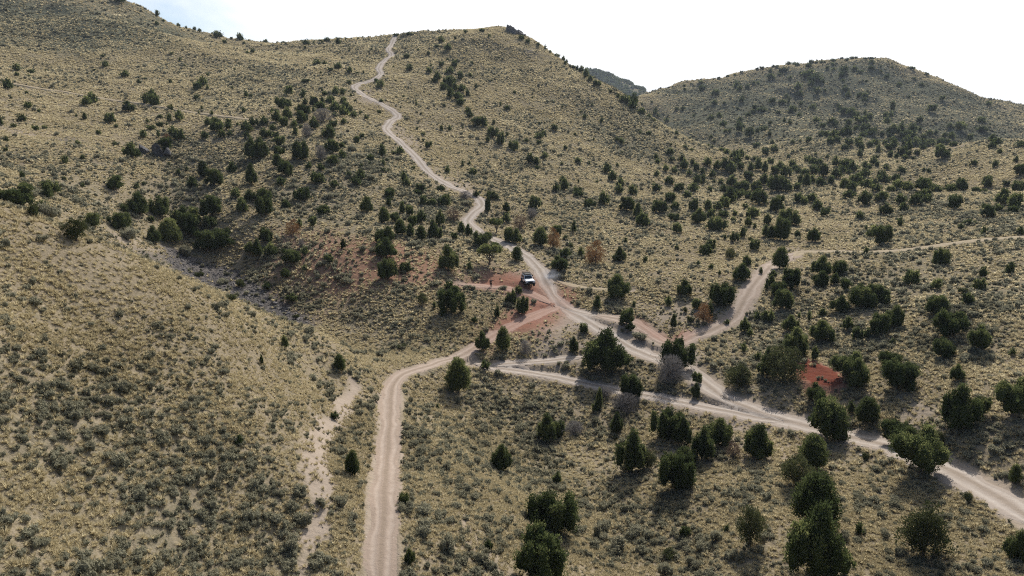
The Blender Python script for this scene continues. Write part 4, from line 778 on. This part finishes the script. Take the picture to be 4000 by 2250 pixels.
KINDS = ['cone', 'round', 'multi', 'slim', 'raised']
def crowns(n_leaf, leaf, per, tag):
    return {k: [juniper_crown("crown", 300 + 17 * KINDS.index(k) + q, k, n_leaf, leaf, M_JUN) for q in range(per)] for k in KINDS}
CR_NEAR = crowns(8500, .034, 4, 'n'); CR_MID = crowns(1100, .085, 4, 'm'); CR_FAR = crowns(260, .17, 2, 'f')
CR_OLIVE = {k: [juniper_crown('crown', 380 + 7 * KINDS.index(k) + q, k, 6000, .038, M_OLIVE, False, 1.5) for q in range(2)] for k in KINDS[:3]}
TRK = {k: [juniper_trunk("trunk", 300 + 17 * KINDS.index(k) + q, k) for q in range(4)] for k in KINDS}
OL = [dome_shrub("foliage", 400 + q, 520, .085, M_OLIVE, True, .9) for q in range(4)]
SG = [dome_shrub("foliage", 420 + q, 420, .085, M_SAGE, True, .6) for q in range(4)]
ST = [shrub_stems("stem", 440 + q) for q in range(4)]
BARE_T = [bare_tree("branches", 460 + q, M_GREY, 1.5) for q in range(3)]
RUST_C = [juniper_crown("crown", 480 + q, ['cone', 'cone', 'round'][q], 2000, .05, M_RUST, False, 1.7, .1) for q in range(3)]
DULL_C = [juniper_crown("crown", 490 + q, ['round', 'multi', 'round'][q], 1500, .05, M_DULL, False, 1.9, .1) for q in range(3)]
DEAD_T = [juniper_trunk("trunk", 480 + q, ['cone', 'cone', 'round'][q]) for q in range(3)]

def empty(name, x, y, z, rz, sx, sz, label, cat, group=None):
    o = bpy.data.objects.new(name, None); C.objects.link(o); o.empty_display_size = .3
    o.location = (x, y, z); o.rotation_euler = (0, 0, rz); o.scale = (sx, sx, sz); o['label'] = label; o['category'] = cat
    if group: o['group'] = group
    return o
def part(name, me, parent):
    o = bpy.data.objects.new(name, me); C.objects.link(o); o.parent = parent; return o
def size_word(h_, w_):
    a_ = max(h_, w_)
    return "tiny" if a_ < 1.3 else "small" if a_ < 2.4 else "mid-sized" if a_ < 3.8 else "large" if a_ < 5.3 else "very large"
order_j = sorted(is_j, key=lambda i: -TX[i, 2] * TX[i, 3])
solo = set(order_j[:300])
used = {}
rest = []
rt = np.random.default_rng(99)
SHAPE = {'cone': 'conical', 'round': 'rounded', 'multi': 'many-topped', 'slim': 'slender', 'raised': 'flat-topped'}
for i, (px, py, pw, ph, kd) in enumerate(trees):
    if bad[i]: continue
    x, y, z, W_, H_ = hx[i], hy[i], hz[i], TW[i], TH[i]
    y += W_ * .22 * hy[i] / hr[i]; x += W_ * .22 * hx[i] / hr[i]          # the near edge of the foot is what the photograph shows
    z = float(ground(x, y)) - .04
    rz = rt.uniform(0, 6.28); q = int(rt.integers(0, 4)); asp = H_ / W_
    if kd in 'jtuy':
        if kd == 'u': k = 'raised'
        elif kd == 'y': k = ['round', 'multi', 'cone'][int(rt.integers(0, 3))]
        elif asp > 1.5: k = 'slim' if rt.random() < .5 else 'cone'
        elif asp > 1.1: k = ['cone', 'multi', 'cone', 'slim'][int(rt.integers(0, 4))]
        elif asp > .8: k = ['round', 'multi', 'cone', 'round'][int(rt.integers(0, 4))]
        else: k = 'round' if rt.random() < .6 else 'multi'
        if i not in solo: rest.append((x, y, z, W_, H_, k, rz)); continue
        lab = f"{size_word(H_, W_)} {'olive ' if kd == 'y' else ''}{SHAPE[k]} juniper, {where[i]}"
        o = empty("juniper_tree", x, y, z, rz, W_ * (.92 if ph > 90 else .99), H_ * (.99 if ph > 90 else 1.05), lab, "juniper tree", "junipers scattered over the hillsides")
        part("crown", CR_OLIVE[k][q % 2] if kd == 'y' else (CR_NEAR if ph > 52 else CR_MID)[k][q], o); part("trunk", TRK[k][q], o)
    elif kd in 'so':
        ol = kd == 'o'
        lab = f"{size_word(H_, W_)} {'olive leafy' if ol else 'grey sagebrush'} shrub, {where[i]}"
        o = empty("leafy_shrub" if ol else "sagebrush_shrub", x, y, z, rz, W_ * 1.08, H_ * 1.25, lab, "shrub", "larger shrubs among the grass")
        part("foliage", (OL if ol else SG)[q], o); part("stem", ST[q], o)
    else:
        q = q % 3
        used.setdefault(kd, []).append(i)
        nm_ = "bare_shrub" if kd == 'g' else "dead_juniper_tree"
        lab = DEADLAB[(round(px), round(py))]
        o = empty(nm_, x, y, z, rz, W_ * 1.05, H_ * 1.05, lab, "bare shrub" if kd == 'g' else "dead tree", "dead and leafless trees and shrubs")
        if kd == 'g': part("branches", BARE_T[q], o)
        else:
            part("crown", (RUST_C if kd == 'r' else DULL_C)[q], o); part("trunk", DEAD_T[q], o)
# trees that clothe the far blue hill and the hidden folds, and the smallest of those listed above
fx, fy = rng.uniform(2285, 2520, 1300), rng.uniform(272, 392, 1300)
a_, b_, c_, d_ = hit(fx, fy)
pyy = 1125 - FPX * np.tan(np.arctan2(c_ - CAMZ, d_) + PITCH)
ok = (~np.isnan(d_)) & (d_ > 1250) & (rng.uniform(0, 1, 1300) < np.where(fx > 2400 + (fy - 300) * 1.1, .25, .95))
for x, y, z in zip(a_[ok], b_[ok], c_[ok]): rest.append((x, y, z - .1, rng.uniform(4.5, 8.5), rng.uniform(3.5, 6), KINDS[int(rng.integers(0, 3))], rng.uniform(0, 6)))
P_ = np.array([[*r_[:5], KINDS.index(r_[5]), r_[6]] for r_ in rest]); n_ = len(P_)
print("solo", len(solo), "stuff junipers", n_)
protos = []
for k in KINDS: protos += [proto("j", m_) for m_ in CR_FAR[k]]
stuff("distant_junipers", "small dark junipers dotted over the far hills and slopes", "juniper trees", P_[:, 0], P_[:, 1], P_[:, 2], np.column_stack([np.zeros(n_), np.zeros(n_), P_[:, 6]]), np.column_stack([P_[:, 3] * 1.18, P_[:, 3] * 1.18, P_[:, 4] * 1.15]), P_[:, 5].astype(int) * 2 + rng.integers(0, 2, n_), protos)
# ------------------------------------------------------------------ stones, outcrops and small things
def paint(name, col, rough=.5, metal=0.0, spec=.5):
    m, t, b = mat(name); b.inputs['Base Color'].default_value = rgb(*col); b.inputs['Roughness'].default_value = rough; b.inputs['Metallic'].default_value = metal; b.inputs['Specular IOR Level'].default_value = spec
    return m
def worn(name, c1, c2, sc=6, rough=.85):
    m, t, b = mat(name); g = G(t); co = g.n('ShaderNodeTexCoord').outputs['Object']; nz = g.noise(co, sc, 5, .65)
    g.set(b.inputs['Base Color'], g.mix(g.ramp(nz, .35, .65), rgb(*c1), rgb(*c2))); b.inputs['Roughness'].default_value = rough
    bp = g.n('ShaderNodeBump'); bp.inputs['Distance'].default_value = .05; g.set(bp.inputs['Height'], nz); g.set(b.inputs['Normal'], bp.outputs[0])
    return m
M_ROCK = worn("grey_rock", (.09, .085, .085), (.23, .21, .20), 1.1)
M_DARK = worn("dark_cliff_rock", (.05, .05, .055), (.13, .125, .125), 0.7)
M_PALE = worn("pale_stone", (.40, .35, .30), (.60, .55, .49), 3)
def rock_mesh(name, seed, m, sub=4, flat=.7, rough=.32):
    bm = bmesh.new(); bmesh.ops.create_icosphere(bm, subdivisions=sub, radius=.5); r_ = np.random.default_rng(seed); off = r_.uniform(0, 90, 3)
    pl = r_.normal(size=(9, 3)); pl /= np.linalg.norm(pl, axis=1)[:, None]
    for v_ in bm.verts:
        p = np.array(v_.co); d = p / np.linalg.norm(p); k = 1.0
        for q in pl: k = min(k, .36 / max(.36, float(d @ q)) * 1.12)
        nz = float(fbm(np.array([d[0] * 2 + off[0] + d[2]]), np.array([d[1] * 2 + off[1] + d[2] * 1.7]), 4)[0])
        v_.co = Vector(p * k * (1 + rough * 2 * nz)) * 1.0; v_.co.z *= flat
    me = bpy.data.meshes.new(name); bm.to_mesh(me); bm.free(); me.materials.append(m); return me
def at(px, py):
    a, b, c, d = hit([px], [py]); return float(a[0]), float(b[0]), float(c[0]), float(d[0])
def single(name, me, loc, rot, scl, label, cat, group=None):
    o = bpy.data.objects.new(name, me); C.objects.link(o); o.location = loc; o.rotation_euler = rot; o.scale = scl
    o['label'] = label; o['category'] = cat
    if group: o['group'] = group
    return o
def merge_rocks(name, items, m):
    bm = bmesh.new()
    for seed, (dx, dy, dz), sc, rot in items:
        me = rock_mesh("r", seed, m, 3, 1.0, .3); b2 = bmesh.new(); b2.from_mesh(me); bpy.data.meshes.remove(me)
        bmesh.ops.transform(b2, matrix=Matrix.Translation((dx, dy, dz)) @ Matrix.Rotation(rot, 4, 'Z') @ Matrix.Diagonal((*sc, 1)), verts=b2.verts)
        tmp = bpy.data.meshes.new("t"); b2.to_mesh(tmp); b2.free(); bm.from_mesh(tmp); bpy.data.meshes.remove(tmp)
    me = bpy.data.meshes.new(name); bm.to_mesh(me); bm.free(); me.materials.append(m); return me
x, y, z, r = at(1990, 124)
knob = merge_rocks("rock_outcrop", [(1, (0, 2, 1.2), (11, 8, 6.5), .2), (2, (5.5, 2, .2), (9, 8, 5), 1), (3, (-5.5, 3, .3), (10, 7, 4.2), 2), (4, (10, 2, -1.6), (7, 6, 4), .6), (5, (-11, 4, -.4), (9, 6, 2.6), 1.4), (6, (2.5, -1.5, 0), (5, 5, 4), .3)], M_ROCK)
single("rock_outcrop", knob, (x, y, z - .6), (0, 0, 0), (1.0, 1.0, 1.55), "rugged grey rock knob crowning the central summit", "rock outcrop")
x, y, z, r = at(585, 615)
cl = merge_rocks("rock_cliff", [(11, (-2.2, 3, 1.4), (5.5, 5, 6), .1), (12, (1.6, 3, 1.2), (5, 5, 6.5), .5), (13, (4.4, 3.4, .8), (4, 4, 5), 1), (14, (-5, 3.5, .5), (4, 4, 4), 2)], M_DARK)
single("rock_cliff", cl, (x, y, z), (0, 0, .2), (1, 1, 1), "dark upright rock cliff set into the left gully slope", "rock cliff")
for k, (px, py, w_, lab) in enumerate([(3362, 1783, 1.0, "white boulder lying on open ground below the right road"), (1896, 1117, .62, "small flat white stone on red track left of person"), (494, 1906, .5, "pale grey boulder among sagebrush on the near left hill"),
        (2380, 1868, .7, "pale boulder at the foot of the big shrubby juniper"), (2150, 1312, .8, "low pale rock on top of the mound by the junction"), (2540, 1386, .8, "pale flat rocks in middle of the bare road junction")]):
    x, y, z, r = at(px, py); sq = .3 if k in (1, 5) else .6
    single("boulder", rock_mesh("boulder", 30 + k, M_PALE, 3, 1.0, .25), (x, y, z + w_ * sq * .25), (0, 0, k), (w_, w_ * .7, w_ * sq), lab, "rock")
# rocks of the grey band along the left crest, of the cut bank and of the road edges
def sprinkle(n_, r0, r1, fn):
    x, y = scatter(n_, r0, r1); k = fn(x, y) > rng.uniform(0, 1, n_); return x[k], y[k]
f_stone = lambda x, y: .9 * grid_sample(mrock, x, y) ** 2
sx, sy = sprinkle(70000, 60, 190, f_stone)
f_st2 = lambda x, y: .05 * grid_sample(mbare, x, y) + .10 * np.exp(-((grid_sample(DIST, x, y) / (grid_sample(WR, x, y) * .5) - 1.0) / .25) ** 2) + .012
sx2, sy2 = sprinkle(120000, 38, 150, f_st2)
n1, n2 = len(sx), len(sx2); print("stones", n1, n2)
sz = np.concatenate([np.clip(rng.lognormal(-.75, .5, n1), .2, 1.8), np.clip(rng.lognormal(-1.95, .45, n2), .06, .5)])
sx, sy = np.concatenate([sx, sx2]), np.concatenate([sy, sy2]); n_ = n1 + n2
stuff("loose_stones", "loose grey and pale stones strewn over crest, bank and road edges", "stones", sx, sy, ground(sx, sy) + sz * .05, np.column_stack([rng.normal(0, .3, n_), rng.normal(0, .3, n_), rng.uniform(0, 6.28, n_)]), np.column_stack([sz, sz * rng.uniform(.6, 1, n_), sz * rng.uniform(.35, .7, n_)]),
      np.concatenate([rng.integers(0, 3, n1), 3 + rng.integers(0, 3, n2)]), [proto("s", rock_mesh("stone", 60 + k, M_ROCK if k < 3 else M_PALE, 2, 1.0, .3)) for k in range(6)])

# ------------------------------------------------------------------ brown marker post beside the road
x, y, z, r = at(1722, 1376)
M_POST = worn("brown_painted_wood", (.045, .028, .018), (.09, .055, .035), 20); M_PLATE = paint("pale_plate", (.55, .52, .55), .5)
bm = bmesh.new()
vs = [bm.verts.new(p) for p in [(-.13, -.08, -.3), (.13, -.08, -.3), (.13, .08, -.3), (-.13, .08, -.3), (-.13, -.08, 1.0), (.13, -.08, 1.0), (.13, .08, 1.12), (-.13, .08, 1.12)]]
for f_ in [(3, 2, 1, 0), (4, 5, 6, 7), (0, 1, 5, 4), (1, 2, 6, 5), (2, 3, 7, 6), (3, 0, 4, 7)]: bm.faces.new([vs[i] for i in f_])
bmesh.ops.bevel(bm, geom=bm.edges[:], offset=.012, segments=1, affect='EDGES')
me = bpy.data.meshes.new("post"); bm.to_mesh(me); bm.free(); me.materials.append(M_POST)
po = empty("marker_post", x, y, z, .25, 1, 1, "short dark brown wooden marker post beside the road bend", "post"); part("post", me, po)
def box_mesh(name, c, s_, m, bev=.0, seg=2):
    bm = bmesh.new(); bmesh.ops.create_cube(bm, size=1)
    for v_ in bm.verts: v_.co = Vector((v_.co.x * s_[0] + c[0], v_.co.y * s_[1] + c[1], v_.co.z * s_[2] + c[2]))
    if bev: bmesh.ops.bevel(bm, geom=bm.edges[:], offset=bev, segments=seg, affect='EDGES')
    me = bpy.data.meshes.new(name); bm.to_mesh(me); bm.free(); me.materials.append(m); return me
part("plate", box_mesh("plate", (.06, -.086, .52), (.07, .012, .55), M_PLATE, .003), po)
# fallen dead branch
x, y, z, r = at(1962, 1068)
mb = MB(); mb.tube(np.array([[-1.1, 0, .10], [-.4, .1, .14], [.3, .05, .2], [1.0, .2, .45]]), [.10, .09, .07, .04], 7); mb.tube(np.array([[.2, .05, .2], [.5, -.3, .4], [.9, -.5, .5]]), [.05, .04, .02], 5)
single("fallen_branch", mb.mesh("fallen_branch", M_BARK, True), (x, y, z), (0, 0, .2), (1, 1, 1), "dark dead branch lying on red dirt behind the person", "branch")

# ------------------------------------------------------------------ white off-road car with roof basket
M_WHITE = paint("white_car_paint", (.84, .85, .86), .35); M_BLACK = paint("black_plastic", (.014, .014, .015), .8, 0, .2); M_GLASS = paint("dark_car_glass", (.012, .018, .026), .06, 0, .8)
M_TYRE = paint("tyre_rubber", (.022, .021, .02), .85); M_STEEL = paint("steel_rim", (.10, .10, .105), .4, .8); M_LAMP = paint("headlight_glass", (.65, .66, .66), .12); M_AMBER = paint("amber_lens", (.6, .22, .03), .2); M_ALU = paint("bare_metal_rail", (.45, .44, .42), .4, .6)
x, y, z, r = at(2062, 1112)
car = empty("off_road_car", x, y, z + .02, -math.pi / 2 + R(13), 1.12, 1.12, "white boxy off-road car with black roof basket on red dirt", "car")
def hexa(name, p8, m, bev=.02, seg=2):
    bm = bmesh.new(); vs = [bm.verts.new(p) for p in p8]
    for f_ in [(3, 2, 1, 0), (4, 5, 6, 7), (0, 1, 5, 4), (1, 2, 6, 5), (2, 3, 7, 6), (3, 0, 4, 7)]: bm.faces.new([vs[i] for i in f_])
    bmesh.ops.bevel(bm, geom=bm.edges[:], offset=bev, segments=seg, affect='EDGES')
    me = bpy.data.meshes.new(name); bm.to_mesh(me); bm.free(); me.materials.append(m); return me
def join(name, meshes):
    bm = bmesh.new(); mats = []
    for me in meshes:
        n0 = len(bm.faces); bm.from_mesh(me); bm.faces.ensure_lookup_table()
        m_ = me.materials[0]
        if m_ not in mats: mats.append(m_)
        for f_ in bm.faces[n0:]: f_.material_index = mats.index(m_)
    out_ = bpy.data.meshes.new(name); bm.to_mesh(out_); bm.free()
    for m_ in mats: out_.materials.append(m_)
    return out_
def q8(x0, x1, y0, z0, X0, X1, Y0, z1):      # lower rectangle x0..x1, +-y0 at z0; upper X0..X1, +-Y0 at z1
    return [(x0, -y0, z0), (x1, -y0, z0), (x1, y0, z0), (x0, y0, z0), (X0, -Y0, z1), (X1, -Y0, z1), (X1, Y0, z1), (X0, Y0, z1)]
lower = hexa("b", q8(-2.02, 2.0, .84, .62, -2.05, 2.02, .87, 1.14), M_WHITE, .04)
cabin = hexa("c", q8(-2.03, .50, .86, 1.12, -1.86, -.02, .68, 1.76), M_WHITE, .05)
part("body", join("body", [lower, cabin]), car)
part("hood", hexa("hood", q8(.45, 2.0, .82, 1.135, .48, 1.95, .78, 1.215), M_WHITE, .03), car)
nrm_ws = Vector((.64, 0, .60)).normalized()
def quad_panel(name, p4, m, th=.012):
    p = [Vector(q) for q in p4]; n_ = (p[1] - p[0]).cross(p[3] - p[0]).normalized() * th
    return hexa(name, [*(q - n_ for q in p), *(q + n_ for q in p)], m, .004, 1)
part("windshield", quad_panel("windshield", [(.42, -.74, 1.22), (.42, .74, 1.22), (.055, .62, 1.67), (.055, -.62, 1.67)], M_GLASS, .03), car)
for s_ in (-1, 1):
    for a_, b_ in ((-.42, .22), (-1.10, -.50), (-1.80, -1.18)):
        f0 = lambda xx, zz: (xx, s_ * (.865 - (zz - 1.12) * .281), zz)
        a2, b2 = a_ + (.06 if a_ < -1.5 else .0), b_ - (.26 if b_ > 0 else 0)
        part("side_window", quad_panel("side_window", [f0(a_, 1.20), f0(b_, 1.20), f0(b2, 1.64), f0(a2, 1.64)], M_GLASS, .012), car)
    part("mirror", box_mesh("mirror", (.28, s_ * 1.0, 1.27), (.12, .22, .17), M_BLACK, .03), car)
    part("headlight", box_mesh("headlight", (2.02, s_ * .60, .98), (.05, .26, .17), M_LAMP, .02), car)
    part("turn_signal", box_mesh("turn_signal", (2.02, s_ * .60, .84), (.04, .26, .05), M_AMBER, .01), car)
    part("door_handle", box_mesh("door_handle", (-.22, s_ * .875, 1.06), (.14, .03, .03), M_BLACK, .008), car)
    part("door_handle", box_mesh("door_handle", (-1.0, s_ * .875, 1.06), (.14, .03, .03), M_BLACK, .008), car)
    for wx in (-1.30, 1.32):
        part("fender_flare", hexa("fender_flare", q8(wx - .56, wx + .56, .09, .70, wx - .40, wx + .40, .07, .98), M_BLACK, .03), car).location = (0, s_ * .87, 0)
        th = np.arange(24) / 24 * 2 * math.pi; mb = MB()
        prof = [(.20, -.13), (.34, -.135), (.385, -.10), (.395, 0), (.385, .10), (.34, .135), (.20, .13)]
        v_ = np.array([[[rr_ * math.cos(t_), yy_, rr_ * math.sin(t_)] for rr_, yy_ in prof] for t_ in th]).reshape(-1, 3); K_ = len(prof)
        i = np.arange(24)[:, None]; j = np.arange(K_ - 1)[None]; i2 = (i + 1) % 24
        mb.add(v_, q=np.stack([i * K_ + j, i * K_ + j + 1, i2 * K_ + j + 1, i2 * K_ + j], -1).reshape(-1, 4))
        wh = part("wheel", mb.mesh("wheel", M_TYRE, True), car); wh.location = (wx, s_ * .80, .395)
        bm = bmesh.new(); bmesh.ops.create_cone(bm, cap_ends=True, segments=20, radius1=.21, radius2=.17, depth=.2); me = bpy.data.meshes.new("rim"); bm.to_mesh(me); bm.free(); me.materials.append(M_STEEL)
        rm = part("rim", me, wh); rm.rotation_euler = (-s_ * math.pi / 2, 0, 0)
slots = [box_mesh("s", (2.035, -.38 + k * .085, .98), (.03, .055, .17), M_WHITE, .005) for k in range(10)]
part("grille", join("grille", [box_mesh("g", (2.015, 0, .98), (.03, .90, .22), M_BLACK, .01)]), car)
part("front_bumper", join("front_bumper", [hexa("fb", q8(2.0, 2.24, .80, .56, 2.0, 2.28, .88, .80), M_BLACK, .03), box_mesh("w", (2.2, 0, .84), (.2, .55, .13), M_BLACK, .03),
     *[box_mesh("h", (2.26, yy_, .90), (.05, .05, .30), M_BLACK, .015) for yy_ in (-.36, .36)], box_mesh("hh", (2.26, 0, 1.05), (.05, .77, .05), M_BLACK, .015)]), car)
part("rear_bumper", box_mesh("rear_bumper", (-2.1, 0, .70), (.16, 1.68, .18), M_BLACK, .03), car)
part("underbody", box_mesh("underbody", (0, 0, .56), (3.6, 1.1, .16), M_BLACK, .04), car)
part("number_plate", box_mesh("number_plate", (2.295, 0, .68), (.012, .30, .12), M_STEEL, .004), car)
for s_ in (-1, 1): part("tail_light", box_mesh("tail_light", (-2.045, s_ * .76, 1.0), (.03, .14, .24), paint("red_lens", (.4, .02, .02), .2), .01), car)
rack = [box_mesh("f", (-.95, 0, 1.86), (1.84, 1.30, .03), M_BLACK, .005)]
for zz, tk in ((1.90, .04), (2.06, .045)):
    for s_ in (-1, 1): rack.append(box_mesh("r", (-.95, s_ * .66, zz), (1.88, tk, tk), M_BLACK, .01))
    for xx in (-1.88, -.02): rack.append(box_mesh("r", (xx, 0, zz), (tk, 1.36, tk), M_BLACK, .01))
for xx in np.linspace(-1.86, -.04, 6):
    for s_ in (-1, 1): rack.append(box_mesh("p", (xx, s_ * .66, 1.98), (.03, .03, .2), M_BLACK, .005))
for xx in (-1.5, -.2):
    for s_ in (-1, 1): rack.append(box_mesh("l", (xx, s_ * .58, 1.80), (.05, .05, .12), M_BLACK, .005))
rk = part("roof_basket", join("roof_basket", rack), car)
part("light_bar", box_mesh("light_bar", (.05, 0, 2.07), (.08, 1.22, .075), M_ALU, .02), rk)

# ------------------------------------------------------------------ the person
def skin_mesh(name, verts, edges, radii, m, sub=1):
    me = bpy.data.meshes.new(name); me.from_pydata(verts, edges, []); o = bpy.data.objects.new(name, me); C.objects.link(o)
    sk = o.modifiers.new("skin", 'SKIN'); sk.use_smooth_shade = True
    for i, r_ in enumerate(radii): me.skin_vertices[0].data[i].radius = (r_, r_) if not isinstance(r_, tuple) else r_
    me.skin_vertices[0].data[0].use_root = True
    sb = o.modifiers.new("sub", 'SUBSURF'); sb.levels = sub; sb.render_levels = sub
    dg = bpy.context.evaluated_depsgraph_get(); me2 = bpy.data.meshes.new_from_object(o.evaluated_get(dg)); bpy.data.objects.remove(o); me2.name = name
    me2.materials.clear(); me2.materials.append(m); return me2
x, y, z, r = at(1918, 1124)
M_SKIN = paint("skin", (.36, .22, .16), .6); M_TOP = worn("black_jacket", (.012, .012, .015), (.03, .03, .034), 12); M_TRS = worn("dark_trousers", (.018, .014, .015), (.035, .028, .028), 12); M_SHOE = paint("brown_shoes", (.08, .05, .035), .7); M_HAIR = paint("dark_hair", (.03, .02, .015), .7); M_CAP = paint("pale_cap", (.5, .45, .40), .8)
man = empty("person", x, y, z, R(-8), 1.08, 1.08, "person in black standing on red track, one arm stretched sideways", "person")
# metres, feet at 0, faces away from the viewer; image right is +x
J = [(0, 0, .96), (0, .0, 1.12), (0, .01, 1.30), (0, .01, 1.46), (0, .015, 1.55), (0, .03, 1.66), (0, .03, 1.75),       # pelvis 0 .. head top 6
     (.10, 0, .90), (.115, .02, .50), (.135, -.01, .09), (.145, .10, .03), (-.10, 0, .90), (-.135, .03, .50), (-.17, 0, .09), (-.19, .11, .03),   # legs 7-14
     (.18, .01, 1.42), (.44, .05, 1.44), (.68, .10, 1.50), (.76, .12, 1.515), (-.18, .01, 1.42), (-.25, .0, 1.14), (-.23, .10, .90), (-.225, .12, .82)]   # arms 15-22
E = [(0, 1), (1, 2), (2, 3), (3, 4), (4, 5), (5, 6), (0, 7), (7, 8), (8, 9), (9, 10), (0, 11), (11, 12), (12, 13), (13, 14), (3, 15), (15, 16), (16, 17), (17, 18), (3, 19), (19, 20), (20, 21), (21, 22)]
Rd = [(.145, .105), (.135, .095), (.155, .105), (.13, .09), .055, .095, .07, .085, .058, .04, .035, .085, .058, .04, .035, .06, .042, .03, .035, .06, .042, .03, .035]
def fingers(root, d, up):
    root, d, up = Vector(root), Vector(d).normalized(), Vector(up).normalized(); sd_ = d.cross(up).normalized(); n0 = len(J)
    for k in range(5):
        if k < 4: b0 = root + sd_ * (.024 * (k - 1.5)) + d * .03; ln = (.075, .085, .08, .065)[k]; dd = d - up * .25
        else: b0 = root + sd_ * -.035; ln = .06; dd = d * .6 - sd_ * .7
        dd.normalize(); a_ = len(J); J.extend([tuple(b0), tuple(b0 + dd * ln * .5), tuple(b0 + dd * ln - up * .018)]); Rd.extend([.011, .010, .008])
        E.extend([(18 if root.x > 0 else 22, a_), (a_, a_ + 1), (a_ + 1, a_ + 2)])
fingers(J[18], (.95, .2, .05), (0, 0, 1)); fingers(J[22], (.02, .15, -1), (0, 1, 0))
part("body", skin_mesh("body", J, E, Rd, M_SKIN), man)
def sub_skin(name, ids, grow, m):
    ids = list(ids); mp_ = {a: i for i, a in enumerate(ids)}
    return part(name, skin_mesh(name, [J[i] for i in ids], [(mp_[a], mp_[b]) for a, b in E if a in mp_ and b in mp_], [(tuple(c_ + grow for c_ in Rd[i]) if isinstance(Rd[i], tuple) else Rd[i] + grow) for i in ids], m), man)
sub_skin("jacket", [0, 1, 2, 3, 15, 16, 17, 19, 20, 21], .014, M_TOP)
sub_skin("trousers", [0, 7, 8, 9, 11, 12, 13], .012, M_TRS)
sub_skin("shoe", [9, 10], .014, M_SHOE); sub_skin("shoe", [13, 14], .014, M_SHOE)
mb = MB(); rr_ = np.random.default_rng(5); mb.blob(np.array([0, .0, 1.71]), .105, .115, rr_, .5, 12, 8); part("hair", mb.mesh("hair", M_HAIR, True), man)
mb = MB(); mb.blob(np.array([0, .165, 1.645]), .014, .022, rr_, .5, 8, 6); part("nose", mb.mesh("nose", M_SKIN, True), man)
for s_ in (-1, 1):
    mb = MB(); mb.blob(np.array([s_ * .1, .03, 1.65]), .018, .034, rr_, .5, 8, 6); part("ear", mb.mesh("ear", M_SKIN, True), man)
    mb = MB(); mb.blob(np.array([s_ * .035, .118, 1.672]), .012, .01, rr_, .5, 8, 6); part("eye", mb.mesh("eye", paint("eye_white", (.6, .6, .6), .3), True), man)
part("mouth", box_mesh("mouth", (0, .122, 1.605), (.045, .014, .01), paint("lips", (.3, .12, .1), .5), .004), man)

# ------------------------------------------------------------------ the air between
hz_ = bpy.data.materials.new("thin_haze"); hz_.use_nodes = True; t_ = hz_.node_tree; t_.nodes.clear()
vo = t_.nodes.new('ShaderNodeVolumePrincipled'); vo.inputs['Color'].default_value = (.74, .84, 1.0, 1); vo.inputs['Density'].default_value = 0.00008; vo.inputs['Anisotropy'].default_value = 0.2
mo = t_.nodes.new('ShaderNodeOutputMaterial'); t_.links.new(vo.outputs[0], mo.inputs['Volume'])
zb, zt = float(ZG.min()) - 1.5, float(ZG.max()) + 14
hb = bpy.data.objects.new("haze", box_mesh("haze", (0, 0, (zb + zt) / 2), (9100, 9100, zt - zb), hz_)); C.objects.link(hb); hb['kind'] = 'stuff'
SC.cycles.volume_bounces = 0

# dust hanging over the track behind the car
dm = bpy.data.materials.new("road_dust"); dm.use_nodes = True; t_ = dm.node_tree; t_.nodes.clear(); g = G(t_)
co_ = g.n('ShaderNodeTexCoord').outputs['Object']; nz = g.noise(co_, 1.3, 3, .6)
ln_ = g.n('ShaderNodeVectorMath', operation='LENGTH'); g.set(ln_.inputs[0], co_)
dn = g.math('MULTIPLY', g.ramp(ln_.outputs['Value'], 1.0, .25), g.ramp(nz, .35, .7))
vo = g.n('ShaderNodeVolumePrincipled'); vo.inputs['Color'].default_value = (.80, .82, .90, 1); g.set(vo.inputs['Density'], g.math('MULTIPLY', dn, .34))
t_.links.new(vo.outputs[0], g.n('ShaderNodeOutputMaterial').inputs['Volume'])
bm = bmesh.new(); bmesh.ops.create_icosphere(bm, subdivisions=3, radius=1.0); me = bpy.data.meshes.new("dust_cloud"); bm.to_mesh(me); bm.free(); me.materials.append(dm)
x, y, z, r = at(2150, 1092)
o = bpy.data.objects.new("dust_cloud", me); C.objects.link(o); o.location = (x, y, z + 1.0); o.scale = (2.6, 3.0, 1.5); o['kind'] = 'stuff'; o['label'] = "thin pale dust puff hanging over the road beside the car"; o['category'] = "dust"
